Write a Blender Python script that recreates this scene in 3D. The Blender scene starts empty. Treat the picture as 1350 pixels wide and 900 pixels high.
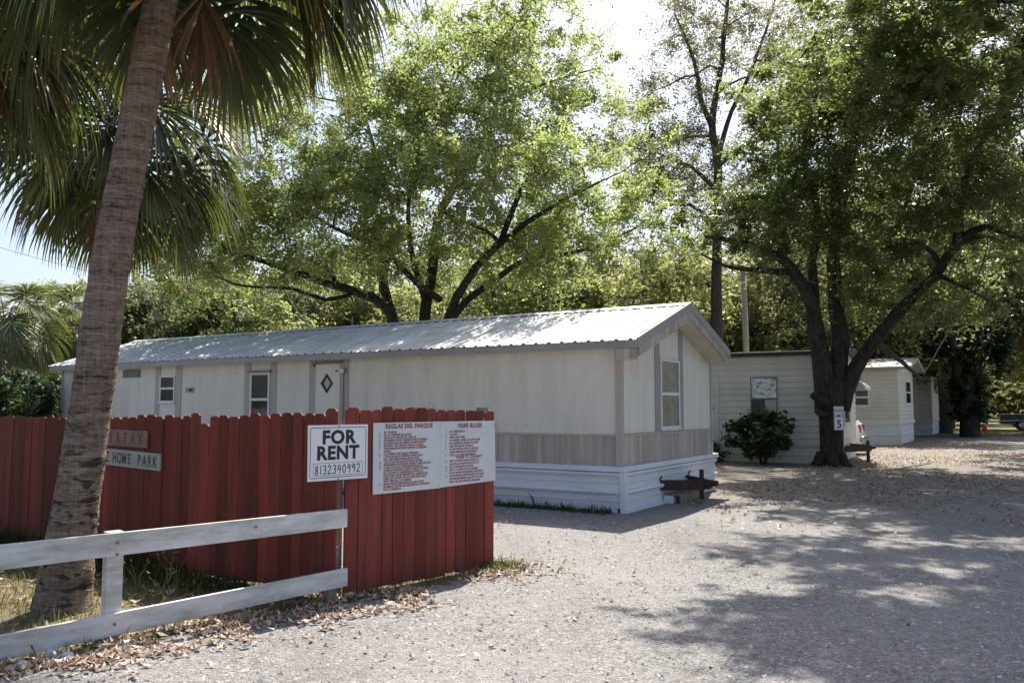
import bpy, bmesh, math, random
import numpy as np
from mathutils import Vector, Matrix

random.seed(7)
RNG = np.random.default_rng(11)
S = bpy.context.scene
C = S.collection
R = math.radians
PI = math.pi

# ------------------------------------------------------------------ camera helpers
EYE = 1.62
TH = math.atan(85 / 1094)


def P(px, py, Y):
    """world point seen at a photo pixel, at the real distance Y (planning helper)"""
    u = (px - 675) / 1094
    v = (450 - py) / 1094
    r = (u, math.cos(TH) - v * math.sin(TH), math.sin(TH) + v * math.cos(TH))
    k = Y / r[1]
    return Vector((r[0] * k, Y, EYE + r[2] * k))


cam = bpy.data.cameras.new('camera')
cam.sensor_width = 36
cam.lens = 36 * 1094 / 1350
cam.clip_end = 3000
co = bpy.data.objects.new('camera', cam)
C.objects.link(co)
co.location = (0, 0, EYE)
co.rotation_euler = (PI / 2 + TH, 0, 0)
S.camera = co

# ------------------------------------------------------------------ light
SUN_EL, SUN_AZ = R(57), R(17)
w = bpy.data.worlds.new('World')
S.world = w
w.use_nodes = True
nt = w.node_tree
sky = nt.nodes.new('ShaderNodeTexSky')
sky.sky_type = 'NISHITA'
sky.sun_disc = False
sky.sun_elevation = SUN_EL
sky.sun_rotation = SUN_AZ
sky.air_density = 1.0
sky.dust_density = 3.2
sky.ozone_density = 1.0
bg = nt.nodes['Background']
bg.inputs['Strength'].default_value = 0.118
nt.links.new(sky.outputs[0], bg.inputs['Color'])
sl = bpy.data.lights.new('sun', 'SUN')
sl.energy = 5.0
sl.angle = R(0.55)
sl.color = (1.0, 0.945, 0.83)
so = bpy.data.objects.new('sun', sl)
C.objects.link(so)
sd = Vector((math.sin(SUN_AZ) * math.cos(SUN_EL), math.cos(SUN_AZ) * math.cos(SUN_EL), math.sin(SUN_EL)))
so.rotation_euler = sd.to_track_quat('Z', 'Y').to_euler()
so.location = (0, 30, 60)
vs = S.view_settings
vs.view_transform = 'Standard'
vs.look = 'None'
vs.gamma = 1
vs.use_curve_mapping = False
vs.exposure = 0.80


# ------------------------------------------------------------------ object helpers
def tag(o, label=None, cat=None, group=None, kind=None):
    if label:
        o['label'] = label
    if cat:
        o['category'] = cat
    if group:
        o['group'] = group
    if kind:
        o['kind'] = kind
    return o


def empty(name, loc=(0, 0, 0), rz=0.0, label=None, cat=None, group=None):
    o = bpy.data.objects.new(name, None)
    o.empty_display_size = 0.3
    C.objects.link(o)
    o.location = loc
    o.rotation_euler = (0, 0, rz)
    return tag(o, label, cat, group)


def copy_tree(o, parent=None):
    c = o.copy()
    C.objects.link(c)
    if parent:
        c.parent = parent
    for ch in o.children:
        copy_tree(ch, c)
    return c


class MB:
    """collects shapes and links them as one mesh object"""

    def __init__(self):
        self.v, self.f, self.t, self.m = [], [], [], []

    def add(self, vs_, fs_, tint=0.5):
        n = len(self.v)
        self.v += [tuple(p) for p in vs_]
        for f in fs_:
            self.f.append(tuple(i + n for i in f))
            self.t.append(tint)

    def box(self, a, b, tint=0.5):
        x0, x1 = sorted((a[0], b[0]))
        y0, y1 = sorted((a[1], b[1]))
        z0, z1 = sorted((a[2], b[2]))
        self.add([(x0, y0, z0), (x1, y0, z0), (x1, y1, z0), (x0, y1, z0),
                  (x0, y0, z1), (x1, y0, z1), (x1, y1, z1), (x0, y1, z1)],
                 [(3, 2, 1, 0), (4, 5, 6, 7), (0, 1, 5, 4), (1, 2, 6, 5), (2, 3, 7, 6), (3, 0, 4, 7)], tint)

    def prism(self, poly, vec, tint=0.5):
        """closed polygon (3-D points) swept along vec"""
        n = len(poly)
        a = [Vector(p) for p in poly]
        vec = Vector(vec)
        # orientation
        nrm = Vector((0, 0, 0))
        for i in range(n):
            nrm += a[i].cross(a[(i + 1) % n])
        if nrm.dot(vec) > 0:
            a = a[::-1]
        vs_ = a + [p + vec for p in a]
        fs_ = [tuple(range(n)), tuple(range(2 * n - 1, n - 1, -1))]
        for i in range(n):
            j = (i + 1) % n
            fs_.append((j, i, i + n, j + n))
        self.add(vs_, fs_, tint)

    def beam(self, p, q, wd, ht, tint=0.5, up=(0, 0, 1)):
        p, q = Vector(p), Vector(q)
        d = (q - p).normalized()
        s = d.cross(Vector(up)).normalized()
        u = s.cross(d)
        poly = [p + s * wd / 2 * a + u * ht / 2 * b for a, b in ((-1, -1), (1, -1), (1, 1), (-1, 1))]
        self.prism(poly, q - p, tint)

    def tube(self, pts, rad, n=8, tint=0.5, cap=True):
        pts = [Vector(p) for p in pts]
        if not isinstance(rad, (list, tuple)):
            rad = [rad] * len(pts)
        vs_, fs_ = [], []
        prev = None
        for i, p in enumerate(pts):
            d = (pts[min(i + 1, len(pts) - 1)] - pts[max(i - 1, 0)]).normalized()
            if prev is None:
                s = d.cross(Vector((0.31, 0.17, 1)))
                if s.length < 0.05:
                    s = d.cross(Vector((1, 0, 0)))
                s.normalize()
            else:
                s = (prev - d * prev.dot(d)).normalized()
            prev = s
            u = d.cross(s)
            for k in range(n):
                a = 2 * PI * k / n
                vs_.append(p + (s * math.cos(a) + u * math.sin(a)) * rad[i])
        for i in range(len(pts) - 1):
            for k in range(n):
                k2 = (k + 1) % n
                fs_.append((i * n + k, i * n + k2, (i + 1) * n + k2, (i + 1) * n + k))
        if cap:
            fs_.append(tuple(range(n - 1, -1, -1)))
            m = (len(pts) - 1) * n
            fs_.append(tuple(range(m, m + n)))
        self.add(vs_, fs_, tint)

    def sheet(self, rows, tint=0.5):
        """rows of equal-length point lists -> quads"""
        n = len(rows[0])
        vs_ = [p for r in rows for p in r]
        fs_ = []
        for i in range(len(rows) - 1):
            for k in range(n - 1):
                fs_.append((i * n + k, i * n + k + 1, (i + 1) * n + k + 1, (i + 1) * n + k))
        self.add(vs_, fs_, tint)

    def cyl(self, c, axis, r, h, n=20, tint=0.5):
        c, axis = Vector(c), Vector(axis).normalized()
        self.tube([c - axis * h / 2, c + axis * h / 2], r, n, tint)

    def build(self, name, m, parent=None, smooth=False, bevel=0.0, loc=None, rot=None):
        me = bpy.data.meshes.new(name)
        me.from_pydata(self.v, [], self.f)
        at = me.attributes.new('tint', 'FLOAT', 'FACE')
        at.data.foreach_set('value', self.t)
        me.materials.append(m)
        if smooth:
            me.polygons.foreach_set('use_smooth', [True] * len(me.polygons))
        me.update()
        o = bpy.data.objects.new(name, me)
        C.objects.link(o)
        if parent:
            o.parent = parent
        if loc:
            o.location = loc
        if rot:
            o.rotation_euler = rot
        if bevel:
            b = o.modifiers.new('bevel', 'BEVEL')
            b.width = bevel
            b.segments = 2
            b.limit_method = 'ANGLE'
            b.angle_limit = R(40)
        return o


def np_mesh(name, verts, nper, m, tint=None, parent=None, extra=None, smooth=False):
    """verts (N*nper,3): N separate polygons of nper corners"""
    N = len(verts) // nper
    me = bpy.data.meshes.new(name)
    me.vertices.add(len(verts))
    me.vertices.foreach_set('co', np.ascontiguousarray(verts, dtype=np.float32).ravel())
    me.loops.add(N * nper)
    me.loops.foreach_set('vertex_index', np.arange(N * nper, dtype=np.int32))
    me.polygons.add(N)
    me.polygons.foreach_set('loop_start', np.arange(0, N * nper, nper, dtype=np.int32))
    me.polygons.foreach_set('loop_total', np.full(N, nper, dtype=np.int32))
    if tint is not None:
        at = me.attributes.new('tint', 'FLOAT', 'FACE')
        at.data.foreach_set('value', np.ascontiguousarray(tint, dtype=np.float32))
    me.materials.append(m)
    me.update(calc_edges=True)
    o = bpy.data.objects.new(name, me)
    C.objects.link(o)
    if parent:
        o.parent = parent
    return o


# ------------------------------------------------------------------ materials
def newmat(name):
    m = bpy.data.materials.new(name)
    m.use_nodes = True
    n = m.node_tree.nodes
    return m, n, m.node_tree.links, n['Principled BSDF']


def node(n, typ, **kw):
    o = n.new(typ)
    for k, v in kw.items():
        setattr(o, k, v)
    return o


def coords(n, l, scale=(1, 1, 1), use='Object'):
    tc = n.new('ShaderNodeTexCoord')
    mp = n.new('ShaderNodeMapping')
    mp.inputs['Scale'].default_value = scale
    l.new(tc.outputs[use], mp.inputs[0])
    return mp.outputs[0]


def noise(n, l, vec, scale, detail=5, rough=0.6):
    t = n.new('ShaderNodeTexNoise')
    t.inputs['Scale'].default_value = scale
    t.inputs['Detail'].default_value = detail
    t.inputs['Roughness'].default_value = rough
    l.new(vec, t.inputs['Vector'])
    return t.outputs['Fac']


def ramp(n, l, fac, stops):
    r = n.new('ShaderNodeValToRGB')
    e = r.color_ramp.elements
    while len(e) < len(stops):
        e.new(0.5)
    for i, (p, c) in enumerate(stops):
        e[i].position = p
        e[i].color = (c[0], c[1], c[2], 1)
    l.new(fac, r.inputs[0])
    return r.outputs[0]


def mix(n, l, fac, a, b, mode='MIX'):
    x = n.new('ShaderNodeMix')
    x.data_type = 'RGBA'
    x.blend_type = mode
    if isinstance(fac, (int, float)):
        x.inputs[0].default_value = fac
    else:
        l.new(fac, x.inputs[0])
    for s, v in ((6, a), (7, b)):
        if isinstance(v, tuple):
            x.inputs[s].default_value = (*v, 1)
        else:
            l.new(v, x.inputs[s])
    return x.outputs[2]


def math_(n, l, op, a, b=0.0, clamp=False):
    x = n.new('ShaderNodeMath')
    x.operation = op
    x.use_clamp = clamp
    for s, v in ((0, a), (1, b)):
        if isinstance(v, (int, float)):
            x.inputs[s].default_value = v
        else:
            l.new(v, x.inputs[s])
    return x.outputs[0]


def bump(n, l, h, strength, dist=0.01):
    b = n.new('ShaderNodeBump')
    b.inputs['Strength'].default_value = strength
    b.inputs['Distance'].default_value = dist
    l.new(h, b.inputs['Height'])
    return b.outputs[0]


def attr(n, name='tint'):
    a = n.new('ShaderNodeAttribute')
    a.attribute_name = name
    return a.outputs['Fac']


def surf(name, c1, c2, scale=3.0, stretch=(1, 1, 1), rough=0.6, bmp=0.15, metal=0.0, dirt=None, dirt_amt=0.5,
         dirt_scale=1.2, dirt_stretch=(1, 1, 1), tint_amt=0.0, spec=0.5, bdist=0.004, dlo=0.5, dhi=0.78):
    """two-tone weathered paint / wood / metal"""
    m, n, l, b = newmat(name)
    v = coords(n, l, stretch)
    f = noise(n, l, v, scale, 6, 0.62)
    col = ramp(n, l, f, [(0.3, c1), (0.7, c2)])
    if dirt:
        v2 = coords(n, l, dirt_stretch)
        f2 = noise(n, l, v2, dirt_scale, 8, 0.7)
        k = ramp(n, l, f2, [(dlo, (0, 0, 0)), (dhi, (dirt_amt,) * 3)])
        col = mix(n, l, k, col, dirt)
    if tint_amt:
        t = attr(n)
        k = math_(n, l, 'MULTIPLY_ADD', t, 2 * tint_amt)
        n_ = k.node
        n_.inputs[2].default_value = 1 - tint_amt
        cb = n.new('ShaderNodeCombineColor')
        for i in range(3):
            l.new(k, cb.inputs[i])
        col = mix(n, l, 1.0, col, cb.outputs[0], 'MULTIPLY')
    l.new(col, b.inputs['Base Color'])
    b.inputs['Roughness'].default_value = rough
    b.inputs['Metallic'].default_value = metal
    b.inputs['Specular IOR Level'].default_value = spec
    if bmp:
        l.new(bump(n, l, f, bmp, bdist), b.inputs['Normal'])
    return m


def leafmat(name, dark, light, trans, rough=0.42, tw=0.4, spec=0.5):
    m, n, l, b = newmat(name)
    t = attr(n)
    col = ramp(n, l, t, [(0.0, dark), (1.0, light)])
    l.new(col, b.inputs['Base Color'])
    b.inputs['Roughness'].default_value = rough
    b.inputs['Specular IOR Level'].default_value = spec
    tr = n.new('ShaderNodeBsdfTranslucent')
    tc = ramp(n, l, t, [(0.0, tuple(x * 0.6 for x in trans)), (1.0, trans)])
    l.new(tc, tr.inputs[0])
    ms = n.new('ShaderNodeMixShader')
    ms.inputs[0].default_value = tw
    l.new(b.outputs[0], ms.inputs[1])
    l.new(tr.outputs[0], ms.inputs[2])
    out = n['Material Output']
    l.new(ms.outputs[0], out.inputs['Surface'])
    return m


def glassmat(name, col=(0.02, 0.025, 0.025), rough=0.06):
    m, n, l, b = newmat(name)
    v = coords(n, l)
    f = noise(n, l, v, 2.5, 3)
    l.new(ramp(n, l, f, [(0.35, col), (0.7, tuple(min(1, c * 2.2 + 0.01) for c in col))]), b.inputs['Base Color'])
    b.inputs['Roughness'].default_value = rough
    b.inputs['Specular IOR Level'].default_value = 0.55
    l.new(bump(n, l, f, 0.06, 0.02), b.inputs['Normal'])
    return m


M = {}
M['siding'] = surf('white_ribbed_siding', (0.69, 0.67, 0.595), (0.77, 0.75, 0.675), 1.2, rough=0.45, bmp=0.05, tint_amt=0.5,
                   dirt=(0.40, 0.385, 0.31), dirt_amt=0.42, dirt_scale=2.0, dirt_stretch=(1.8, 1.8, 0.25), dlo=0.44, dhi=0.74)
M['siding_far'] = surf('cream_lap_siding', (0.60, 0.57, 0.52), (0.68, 0.655, 0.60), 1.1, rough=0.5, bmp=0.04,
                       dirt=(0.34, 0.31, 0.24), dirt_amt=0.45, dirt_scale=1.1, dirt_stretch=(0.7, 0.7, 1.2))
M['trim'] = surf('taupe_trim', (0.42, 0.365, 0.325), (0.50, 0.44, 0.395), 5, (1, 1, 0.3), rough=0.6, bmp=0.1)
M['trim_dark'] = surf('grey_strip', (0.30, 0.285, 0.27), (0.37, 0.35, 0.335), 6, (1, 1, 0.3), rough=0.65, bmp=0.1)
M['plank'] = surf('weathered_plank', (0.37, 0.315, 0.27), (0.53, 0.475, 0.42), 9, (1, 1, 0.09), rough=0.75, bmp=0.25,
                  tint_amt=0.16, dirt=(0.25, 0.17, 0.14), dirt_amt=0.35, dirt_scale=5, dirt_stretch=(1, 1, 0.5))
M['fascia'] = surf('grey_metal_fascia', (0.27, 0.265, 0.26), (0.34, 0.335, 0.33), 2, rough=0.45, bmp=0.03)
M['soffit'] = surf('cream_soffit', (0.62, 0.56, 0.45), (0.70, 0.64, 0.53), 2, rough=0.7, bmp=0.03)
M['skirt'] = surf('white_metal_skirting', (0.68, 0.71, 0.76), (0.76, 0.79, 0.84), 1.5, rough=0.38, bmp=0.03,
                  dirt=(0.35, 0.33, 0.29), dirt_amt=0.4, dirt_scale=1.8, dirt_stretch=(0.5, 0.5, 2.0))
M['roof'] = surf('galvanised_roof', (0.50, 0.52, 0.53), (0.62, 0.64, 0.65), 3, (0.4, 1, 1), rough=0.52, bmp=0.03, metal=0.15,
                 dirt=(0.24, 0.22, 0.17), dirt_amt=0.55, dirt_scale=2.2, dirt_stretch=(1.2, 0.4, 1), dlo=0.45, dhi=0.72)
M['door'] = surf('white_door', (0.68, 0.68, 0.62), (0.76, 0.76, 0.70), 2, rough=0.4, bmp=0.03,
                 dirt=(0.45, 0.44, 0.36), dirt_amt=0.4, dirt_scale=2.5, dirt_stretch=(1, 1, 0.4))
M['white'] = surf('white_aluminium', (0.68, 0.68, 0.67), (0.77, 0.77, 0.76), 3, rough=0.4, bmp=0.02)
M['glass'] = glassmat('window_glass', (0.03, 0.033, 0.032))
M['pane_grey'] = glassmat('grey_curtained_pane', (0.09, 0.095, 0.09), 0.25)
M['pane_grey'].node_tree.nodes['Principled BSDF'].inputs['Specular IOR Level'].default_value = 0.3
M['glass_dark'] = glassmat('dark_glass', (0.012, 0.02, 0.02), 0.04)
M['blind'] = surf('beige_blind', (0.42, 0.42, 0.38), (0.50, 0.49, 0.44), 3, rough=0.8, bmp=0.05)
M['olive'] = surf('pale_olive_pane', (0.42, 0.43, 0.27), (0.50, 0.50, 0.34), 6, rough=0.3, bmp=0.03)
M['black'] = surf('black_rubber', (0.012, 0.012, 0.013), (0.03, 0.03, 0.03), 6, rough=0.6, bmp=0.1)
M['rust'] = surf('rusty_steel', (0.028, 0.016, 0.012), (0.075, 0.035, 0.024), 8, rough=0.8, bmp=0.4)
M['grey_metal'] = surf('grey_metal', (0.16, 0.155, 0.15), (0.26, 0.25, 0.24), 6, rough=0.5, bmp=0.08, metal=0.3)
M['red'] = surf('barn_red_board', (0.155, 0.028, 0.020), (0.255, 0.052, 0.037), 7, (1, 1, 0.10), rough=0.72, bmp=0.35, tint_amt=0.30,
                dirt=(0.07, 0.032, 0.024), dirt_amt=0.8, dirt_scale=4.5, dirt_stretch=(2.0, 2.0, 0.22), spec=0.3, dlo=0.44, dhi=0.7)
M['old_wood'] = surf('grey_bare_wood', (0.16, 0.13, 0.10), (0.30, 0.26, 0.21), 8, (1, 1, 0.12), rough=0.85, bmp=0.4)
M['rail'] = surf('white_painted_board', (0.61, 0.605, 0.615), (0.73, 0.725, 0.735), 5, (0.35, 1, 1), rough=0.6, bmp=0.3,
                 dirt=(0.27, 0.265, 0.19), dirt_amt=0.75, dirt_scale=3.2, dirt_stretch=(0.55, 1.5, 2.2), dlo=0.40, dhi=0.62)
M['sign_white'] = surf('white_sign_plastic', (0.74, 0.75, 0.78), (0.78, 0.79, 0.81), 2, rough=0.35, bmp=0.0)
M['rules_white'] = surf('weathered_white_board', (0.56, 0.60, 0.62), (0.66, 0.69, 0.70), 3, rough=0.5, bmp=0.02,
                        dirt=(0.44, 0.46, 0.46), dirt_amt=0.4, dirt_scale=4)
M['ink'] = surf('black_ink', (0.012, 0.013, 0.016), (0.02, 0.02, 0.024), 5, rough=0.5, bmp=0)
M['ink_faint'] = surf('faded_black_ink', (0.05, 0.05, 0.055), (0.09, 0.09, 0.09), 40, rough=0.6, bmp=0)
M['ink_red'] = surf('faded_red_ink', (0.22, 0.035, 0.04), (0.34, 0.09, 0.09), 30, rough=0.6, bmp=0)
M['sign_pink'] = surf('faded_pink_board', (0.20, 0.12, 0.10), (0.32, 0.21, 0.18), 9, (0.4, 1, 1), rough=0.8, bmp=0.3)
M['sign_grey'] = surf('grey_painted_board', (0.30, 0.31, 0.29), (0.42, 0.43, 0.41), 8, (0.4, 1, 1), rough=0.8, bmp=0.3)
M['pole'] = surf('tan_pole', (0.36, 0.31, 0.24), (0.46, 0.41, 0.33), 6, (1, 1, 0.2), rough=0.8, bmp=0.2)
M['orange'] = surf('orange_plastic', (0.62, 0.10, 0.02), (0.72, 0.15, 0.03), 4, rough=0.5, bmp=0.02)
M['car_blue'] = surf('dark_blue_paint', (0.012, 0.022, 0.075), (0.018, 0.03, 0.095), 2, rough=0.25, bmp=0.0)
M['car_white'] = surf('white_car_paint', (0.70, 0.70, 0.70), (0.76, 0.76, 0.76), 2, rough=0.25, bmp=0.0)
M['chrome'] = surf('chrome', (0.45, 0.45, 0.46), (0.6, 0.6, 0.61), 4, rough=0.2, bmp=0.0, metal=0.9)
M['lamp_red'] = surf('red_lens', (0.35, 0.015, 0.012), (0.45, 0.02, 0.015), 8, rough=0.2, bmp=0.0)
M['foil'] = None


def foilmat():
    m, n, l, b = newmat('crumpled_foil')
    v = coords(n, l)
    t = n.new('ShaderNodeTexVoronoi')
    t.inputs['Scale'].default_value = 7
    l.new(v, t.inputs['Vector'])
    f = noise(n, l, v, 9, 4)
    b.inputs['Base Color'].default_value = (0.72, 0.74, 0.76, 1)
    b.inputs['Metallic'].default_value = 0.85
    b.inputs['Roughness'].default_value = 0.28
    h = math_(n, l, 'ADD', t.outputs['Distance'], f)
    l.new(bump(n, l, h, 1.0, 0.06), b.inputs['Normal'])
    return m


M['foil'] = foilmat()


def barkmat(name, c1, c2, c3, scale=14, stretch=(1, 1, 0.22), bs=0.9):
    m, n, l, b = newmat(name)
    v = coords(n, l, stretch)
    f = noise(n, l, v, scale, 8, 0.7)
    v2 = coords(n, l)
    g = noise(n, l, v2, 1.3, 5)
    col = ramp(n, l, f, [(0.32, c1), (0.5, c2), (0.72, c3)])
    col = mix(n, l, ramp(n, l, g, [(0.5, (0, 0, 0)), (0.75, (0.5, 0.5, 0.5))]), col, (0.10, 0.105, 0.085))
    l.new(col, b.inputs['Base Color'])
    b.inputs['Roughness'].default_value = 0.9
    b.inputs['Specular IOR Level'].default_value = 0.2
    l.new(bump(n, l, f, bs, 0.04), b.inputs['Normal'])
    return m


M['bark'] = barkmat('oak_bark', (0.014, 0.012, 0.010), (0.04, 0.034, 0.028), (0.085, 0.075, 0.062))
M['bark_grey'] = barkmat('grey_bark', (0.035, 0.032, 0.028), (0.075, 0.068, 0.06), (0.14, 0.13, 0.115))


def palmbark():
    m, n, l, b = newmat('palm_bark')
    v = coords(n, l, (1, 1, 1))
    ring = noise(n, l, coords(n, l, (1.4, 1.4, 22)), 1.0, 5, 0.6)
    fine = noise(n, l, coords(n, l, (16, 16, 75)), 1.0, 5, 0.65)
    vert = noise(n, l, coords(n, l, (45, 45, 4)), 1.0, 4, 0.6)
    f = math_(n, l, 'ADD', math_(n, l, 'MULTIPLY', ring, 0.5), math_(n, l, 'ADD', math_(n, l, 'MULTIPLY', fine, 0.55), math_(n, l, 'MULTIPLY', vert, 0.30)))
    col = ramp(n, l, f, [(0.53, (0.075, 0.053, 0.040)), (0.62, (0.225, 0.165, 0.128)), (0.71, (0.32, 0.245, 0.195)), (0.82, (0.44, 0.355, 0.29))])
    # dark leaf-scar slots, mostly on the lower trunk
    scar = noise(n, l, coords(n, l, (7, 7, 19)), 1.0, 2, 0.4)
    sz = n.new('ShaderNodeSeparateXYZ')
    l.new(v, sz.inputs[0])
    low = n.new('ShaderNodeMapRange')
    low.inputs[1].default_value = 2.4
    low.inputs[2].default_value = 0.9
    low.inputs[3].default_value = 0.0
    low.inputs[4].default_value = 0.85
    l.new(sz.outputs[2], low.inputs[0])
    k = math_(n, l, 'MULTIPLY', ramp(n, l, scar, [(0.57, (0, 0, 0)), (0.64, (1, 1, 1))]), low.outputs[0])
    col = mix(n, l, k, col, (0.018, 0.015, 0.013))
    gr = noise(n, l, coords(n, l, (3, 3, 0.8)), 1.0, 5)
    kk = math_(n, l, 'MULTIPLY', ramp(n, l, gr, [(0.5, (0, 0, 0)), (0.7, (1, 1, 1))]), low.outputs[0])
    col = mix(n, l, math_(n, l, 'MULTIPLY', kk, 0.6), col, (0.13, 0.125, 0.10))
    l.new(col, b.inputs['Base Color'])
    b.inputs['Roughness'].default_value = 0.9
    b.inputs['Specular IOR Level'].default_value = 0.2
    h = math_(n, l, 'SUBTRACT', f, k)
    l.new(bump(n, l, h, 1.0, 0.06), b.inputs['Normal'])
    return m


M['palm_bark'] = palmbark()
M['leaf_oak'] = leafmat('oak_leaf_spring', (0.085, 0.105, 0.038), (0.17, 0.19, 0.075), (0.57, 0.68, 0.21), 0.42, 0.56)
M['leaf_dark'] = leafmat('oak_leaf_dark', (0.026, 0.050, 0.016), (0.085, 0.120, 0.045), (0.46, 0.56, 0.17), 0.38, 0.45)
M['leaf_sparse'] = leafmat('grey_green_leaf', (0.085, 0.09, 0.045), (0.16, 0.16, 0.075), (0.46, 0.46, 0.17), 0.45, 0.48)
M['leaf_far'] = leafmat('far_leaf', (0.065, 0.088, 0.032), (0.15, 0.175, 0.070), (0.50, 0.56, 0.19), 0.5, 0.55)
M['leaf_far_dark'] = leafmat('far_leaf_dark', (0.035, 0.050, 0.024), (0.09, 0.11, 0.055), (0.30, 0.36, 0.14), 0.5, 0.45)
M['leaf_yellow'] = leafmat('yellow_green_leaf', (0.090, 0.100, 0.036), (0.20, 0.20, 0.085), (0.54, 0.57, 0.20), 0.5, 0.55)
M['leaf_ivy'] = leafmat('ivy_leaf', (0.010, 0.022, 0.008), (0.030, 0.055, 0.016), (0.05, 0.12, 0.02), 0.35, 0.22)
M['leaf_shrub'] = leafmat('shrub_leaf', (0.014, 0.032, 0.010), (0.045, 0.085, 0.028), (0.10, 0.18, 0.04), 0.55, 0.3)
M['grass'] = leafmat('grass_blade', (0.085, 0.115, 0.030), (0.28, 0.24, 0.11), (0.36, 0.38, 0.12), 0.5, 0.42)
M['weed'] = leafmat('weed_blade', (0.03, 0.05, 0.015), (0.09, 0.12, 0.03), (0.12, 0.16, 0.03), 0.5, 0.35)
M['litter'] = leafmat('dry_oak_leaf', (0.26, 0.165, 0.115), (0.62, 0.50, 0.40), (0.36, 0.26, 0.17), 0.6, 0.15)


def frondmat(name, base, mid, tip, trans, tw):
    m, n, l, b = newmat(name)
    t = attr(n)
    col = ramp(n, l, t, [(0.0, base), (0.72, mid), (1.0, tip)])
    l.new(col, b.inputs['Base Color'])
    b.inputs['Roughness'].default_value = 0.38
    b.inputs['Specular IOR Level'].default_value = 0.6
    tr = n.new('ShaderNodeBsdfTranslucent')
    l.new(ramp(n, l, t, [(0.0, trans), (0.75, trans), (1.0, tuple(min(1, c * 1.6) for c in tip))]), tr.inputs[0])
    ms = n.new('ShaderNodeMixShader')
    ms.inputs[0].default_value = tw
    l.new(b.outputs[0], ms.inputs[1])
    l.new(tr.outputs[0], ms.inputs[2])
    l.new(ms.outputs[0], n['Material Output'].inputs['Surface'])
    return m


M['frond'] = frondmat('palm_frond_green', (0.028, 0.045, 0.016), (0.055, 0.072, 0.022), (0.22, 0.16, 0.04), (0.16, 0.20, 0.035), 0.32)
M['frond_dead'] = frondmat('palm_frond_dead', (0.08, 0.045, 0.026), (0.24, 0.14, 0.078), (0.38, 0.28, 0.19), (0.24, 0.12, 0.05), 0.28)


def groundmat():
    m, n, l, b = newmat('gravel_drive')
    v = coords(n, l)
    vor = n.new('ShaderNodeTexVoronoi')
    vor.inputs['Scale'].default_value = 62
    l.new(v, vor.inputs['Vector'])
    sep = n.new('ShaderNodeSeparateColor')
    l.new(vor.outputs['Color'], sep.inputs[0])
    stone = ramp(n, l, sep.outputs[0], [(0.0, (0.05, 0.048, 0.049)), (0.35, (0.165, 0.158, 0.160)), (0.75, (0.30, 0.288, 0.288)), (1.0, (0.54, 0.525, 0.52))])
    vor2 = n.new('ShaderNodeTexVoronoi')
    vor2.inputs['Scale'].default_value = 17
    l.new(v, vor2.inputs['Vector'])
    sep2 = n.new('ShaderNodeSeparateColor')
    l.new(vor2.outputs['Color'], sep2.inputs[0])
    big = noise(n, l, v, 0.35, 6, 0.6)
    stone = mix(n, l, ramp(n, l, sep2.outputs[2], [(0.86, (0, 0, 0)), (0.92, (0.35, 0.35, 0.35))]), stone, (0.42, 0.405, 0.395))
    fine = noise(n, l, v, 9, 6, 0.7)
    stone = mix(n, l, 0.45, stone, ramp(n, l, fine, [(0.3, (0.13, 0.125, 0.127)), (0.7, (0.34, 0.325, 0.322))]))
    stone = mix(n, l, ramp(n, l, big, [(0.42, (0, 0, 0)), (0.66, (0.7, 0.7, 0.7))]), stone, (0.315, 0.298, 0.287))
    lane = noise(n, l, coords(n, l, (0.9, 0.16, 1)), 1.0, 5, 0.65)
    stone = mix(n, l, ramp(n, l, lane, [(0.5, (0, 0, 0)), (0.68, (0.6, 0.6, 0.6))]), stone, (0.17, 0.158, 0.155))
    # fine tyre-worn dust lanes
    # leaf litter strewn over the far half of the drive
    sx = n.new('ShaderNodeSeparateXYZ')
    l.new(v, sx.inputs[0])
    far = n.new('ShaderNodeMapRange')
    far.inputs[1].default_value = 9.5
    far.inputs[2].default_value = 17
    l.new(sx.outputs[1], far.inputs[0])
    right = n.new('ShaderNodeMapRange')
    right.inputs[1].default_value = 0.5
    right.inputs[2].default_value = 4.0
    l.new(sx.outputs[0], right.inputs[0])
    zone = math_(n, l, 'MULTIPLY', far.outputs[0], right.outputs[0])
    patch = noise(n, l, v, 1.1, 6, 0.7)
    cell = math_(n, l, 'ADD', math_(n, l, 'MULTIPLY', sep2.outputs[1], 0.5), math_(n, l, 'MULTIPLY', patch, 0.9))
    k = ramp(n, l, math_(n, l, 'MULTIPLY', cell, zone), [(0.42, (0, 0, 0)), (0.56, (0.9, 0.9, 0.9))])
    lit = ramp(n, l, sep2.outputs[0], [(0.0, (0.085, 0.068, 0.056)), (0.5, (0.21, 0.18, 0.155)), (1.0, (0.44, 0.395, 0.345))])
    col = mix(n, l, k, stone, lit)
    # grassy verge far away on the right and behind the homes
    verge = n.new('ShaderNodeMapRange')
    verge.inputs[1].default_value = 43
    verge.inputs[2].default_value = 47
    l.new(sx.outputs[1], verge.inputs[0])
    vg = ramp(n, l, noise(n, l, v, 2.0, 8, 0.7), [(0.35, (0.09, 0.095, 0.03)), (0.65, (0.26, 0.22, 0.12))])
    col = mix(n, l, verge.outputs[0], col, vg)
    l.new(col, b.inputs['Base Color'])
    b.inputs['Roughness'].default_value = 0.88
    b.inputs['Specular IOR Level'].default_value = 0.25
    h = math_(n, l, 'ADD', math_(n, l, 'MULTIPLY', vor.outputs['Distance'], -0.8), math_(n, l, 'MULTIPLY', fine, 0.8))
    l.new(bump(n, l, h, 0.8, 0.02), b.inputs['Normal'])
    return m


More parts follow.
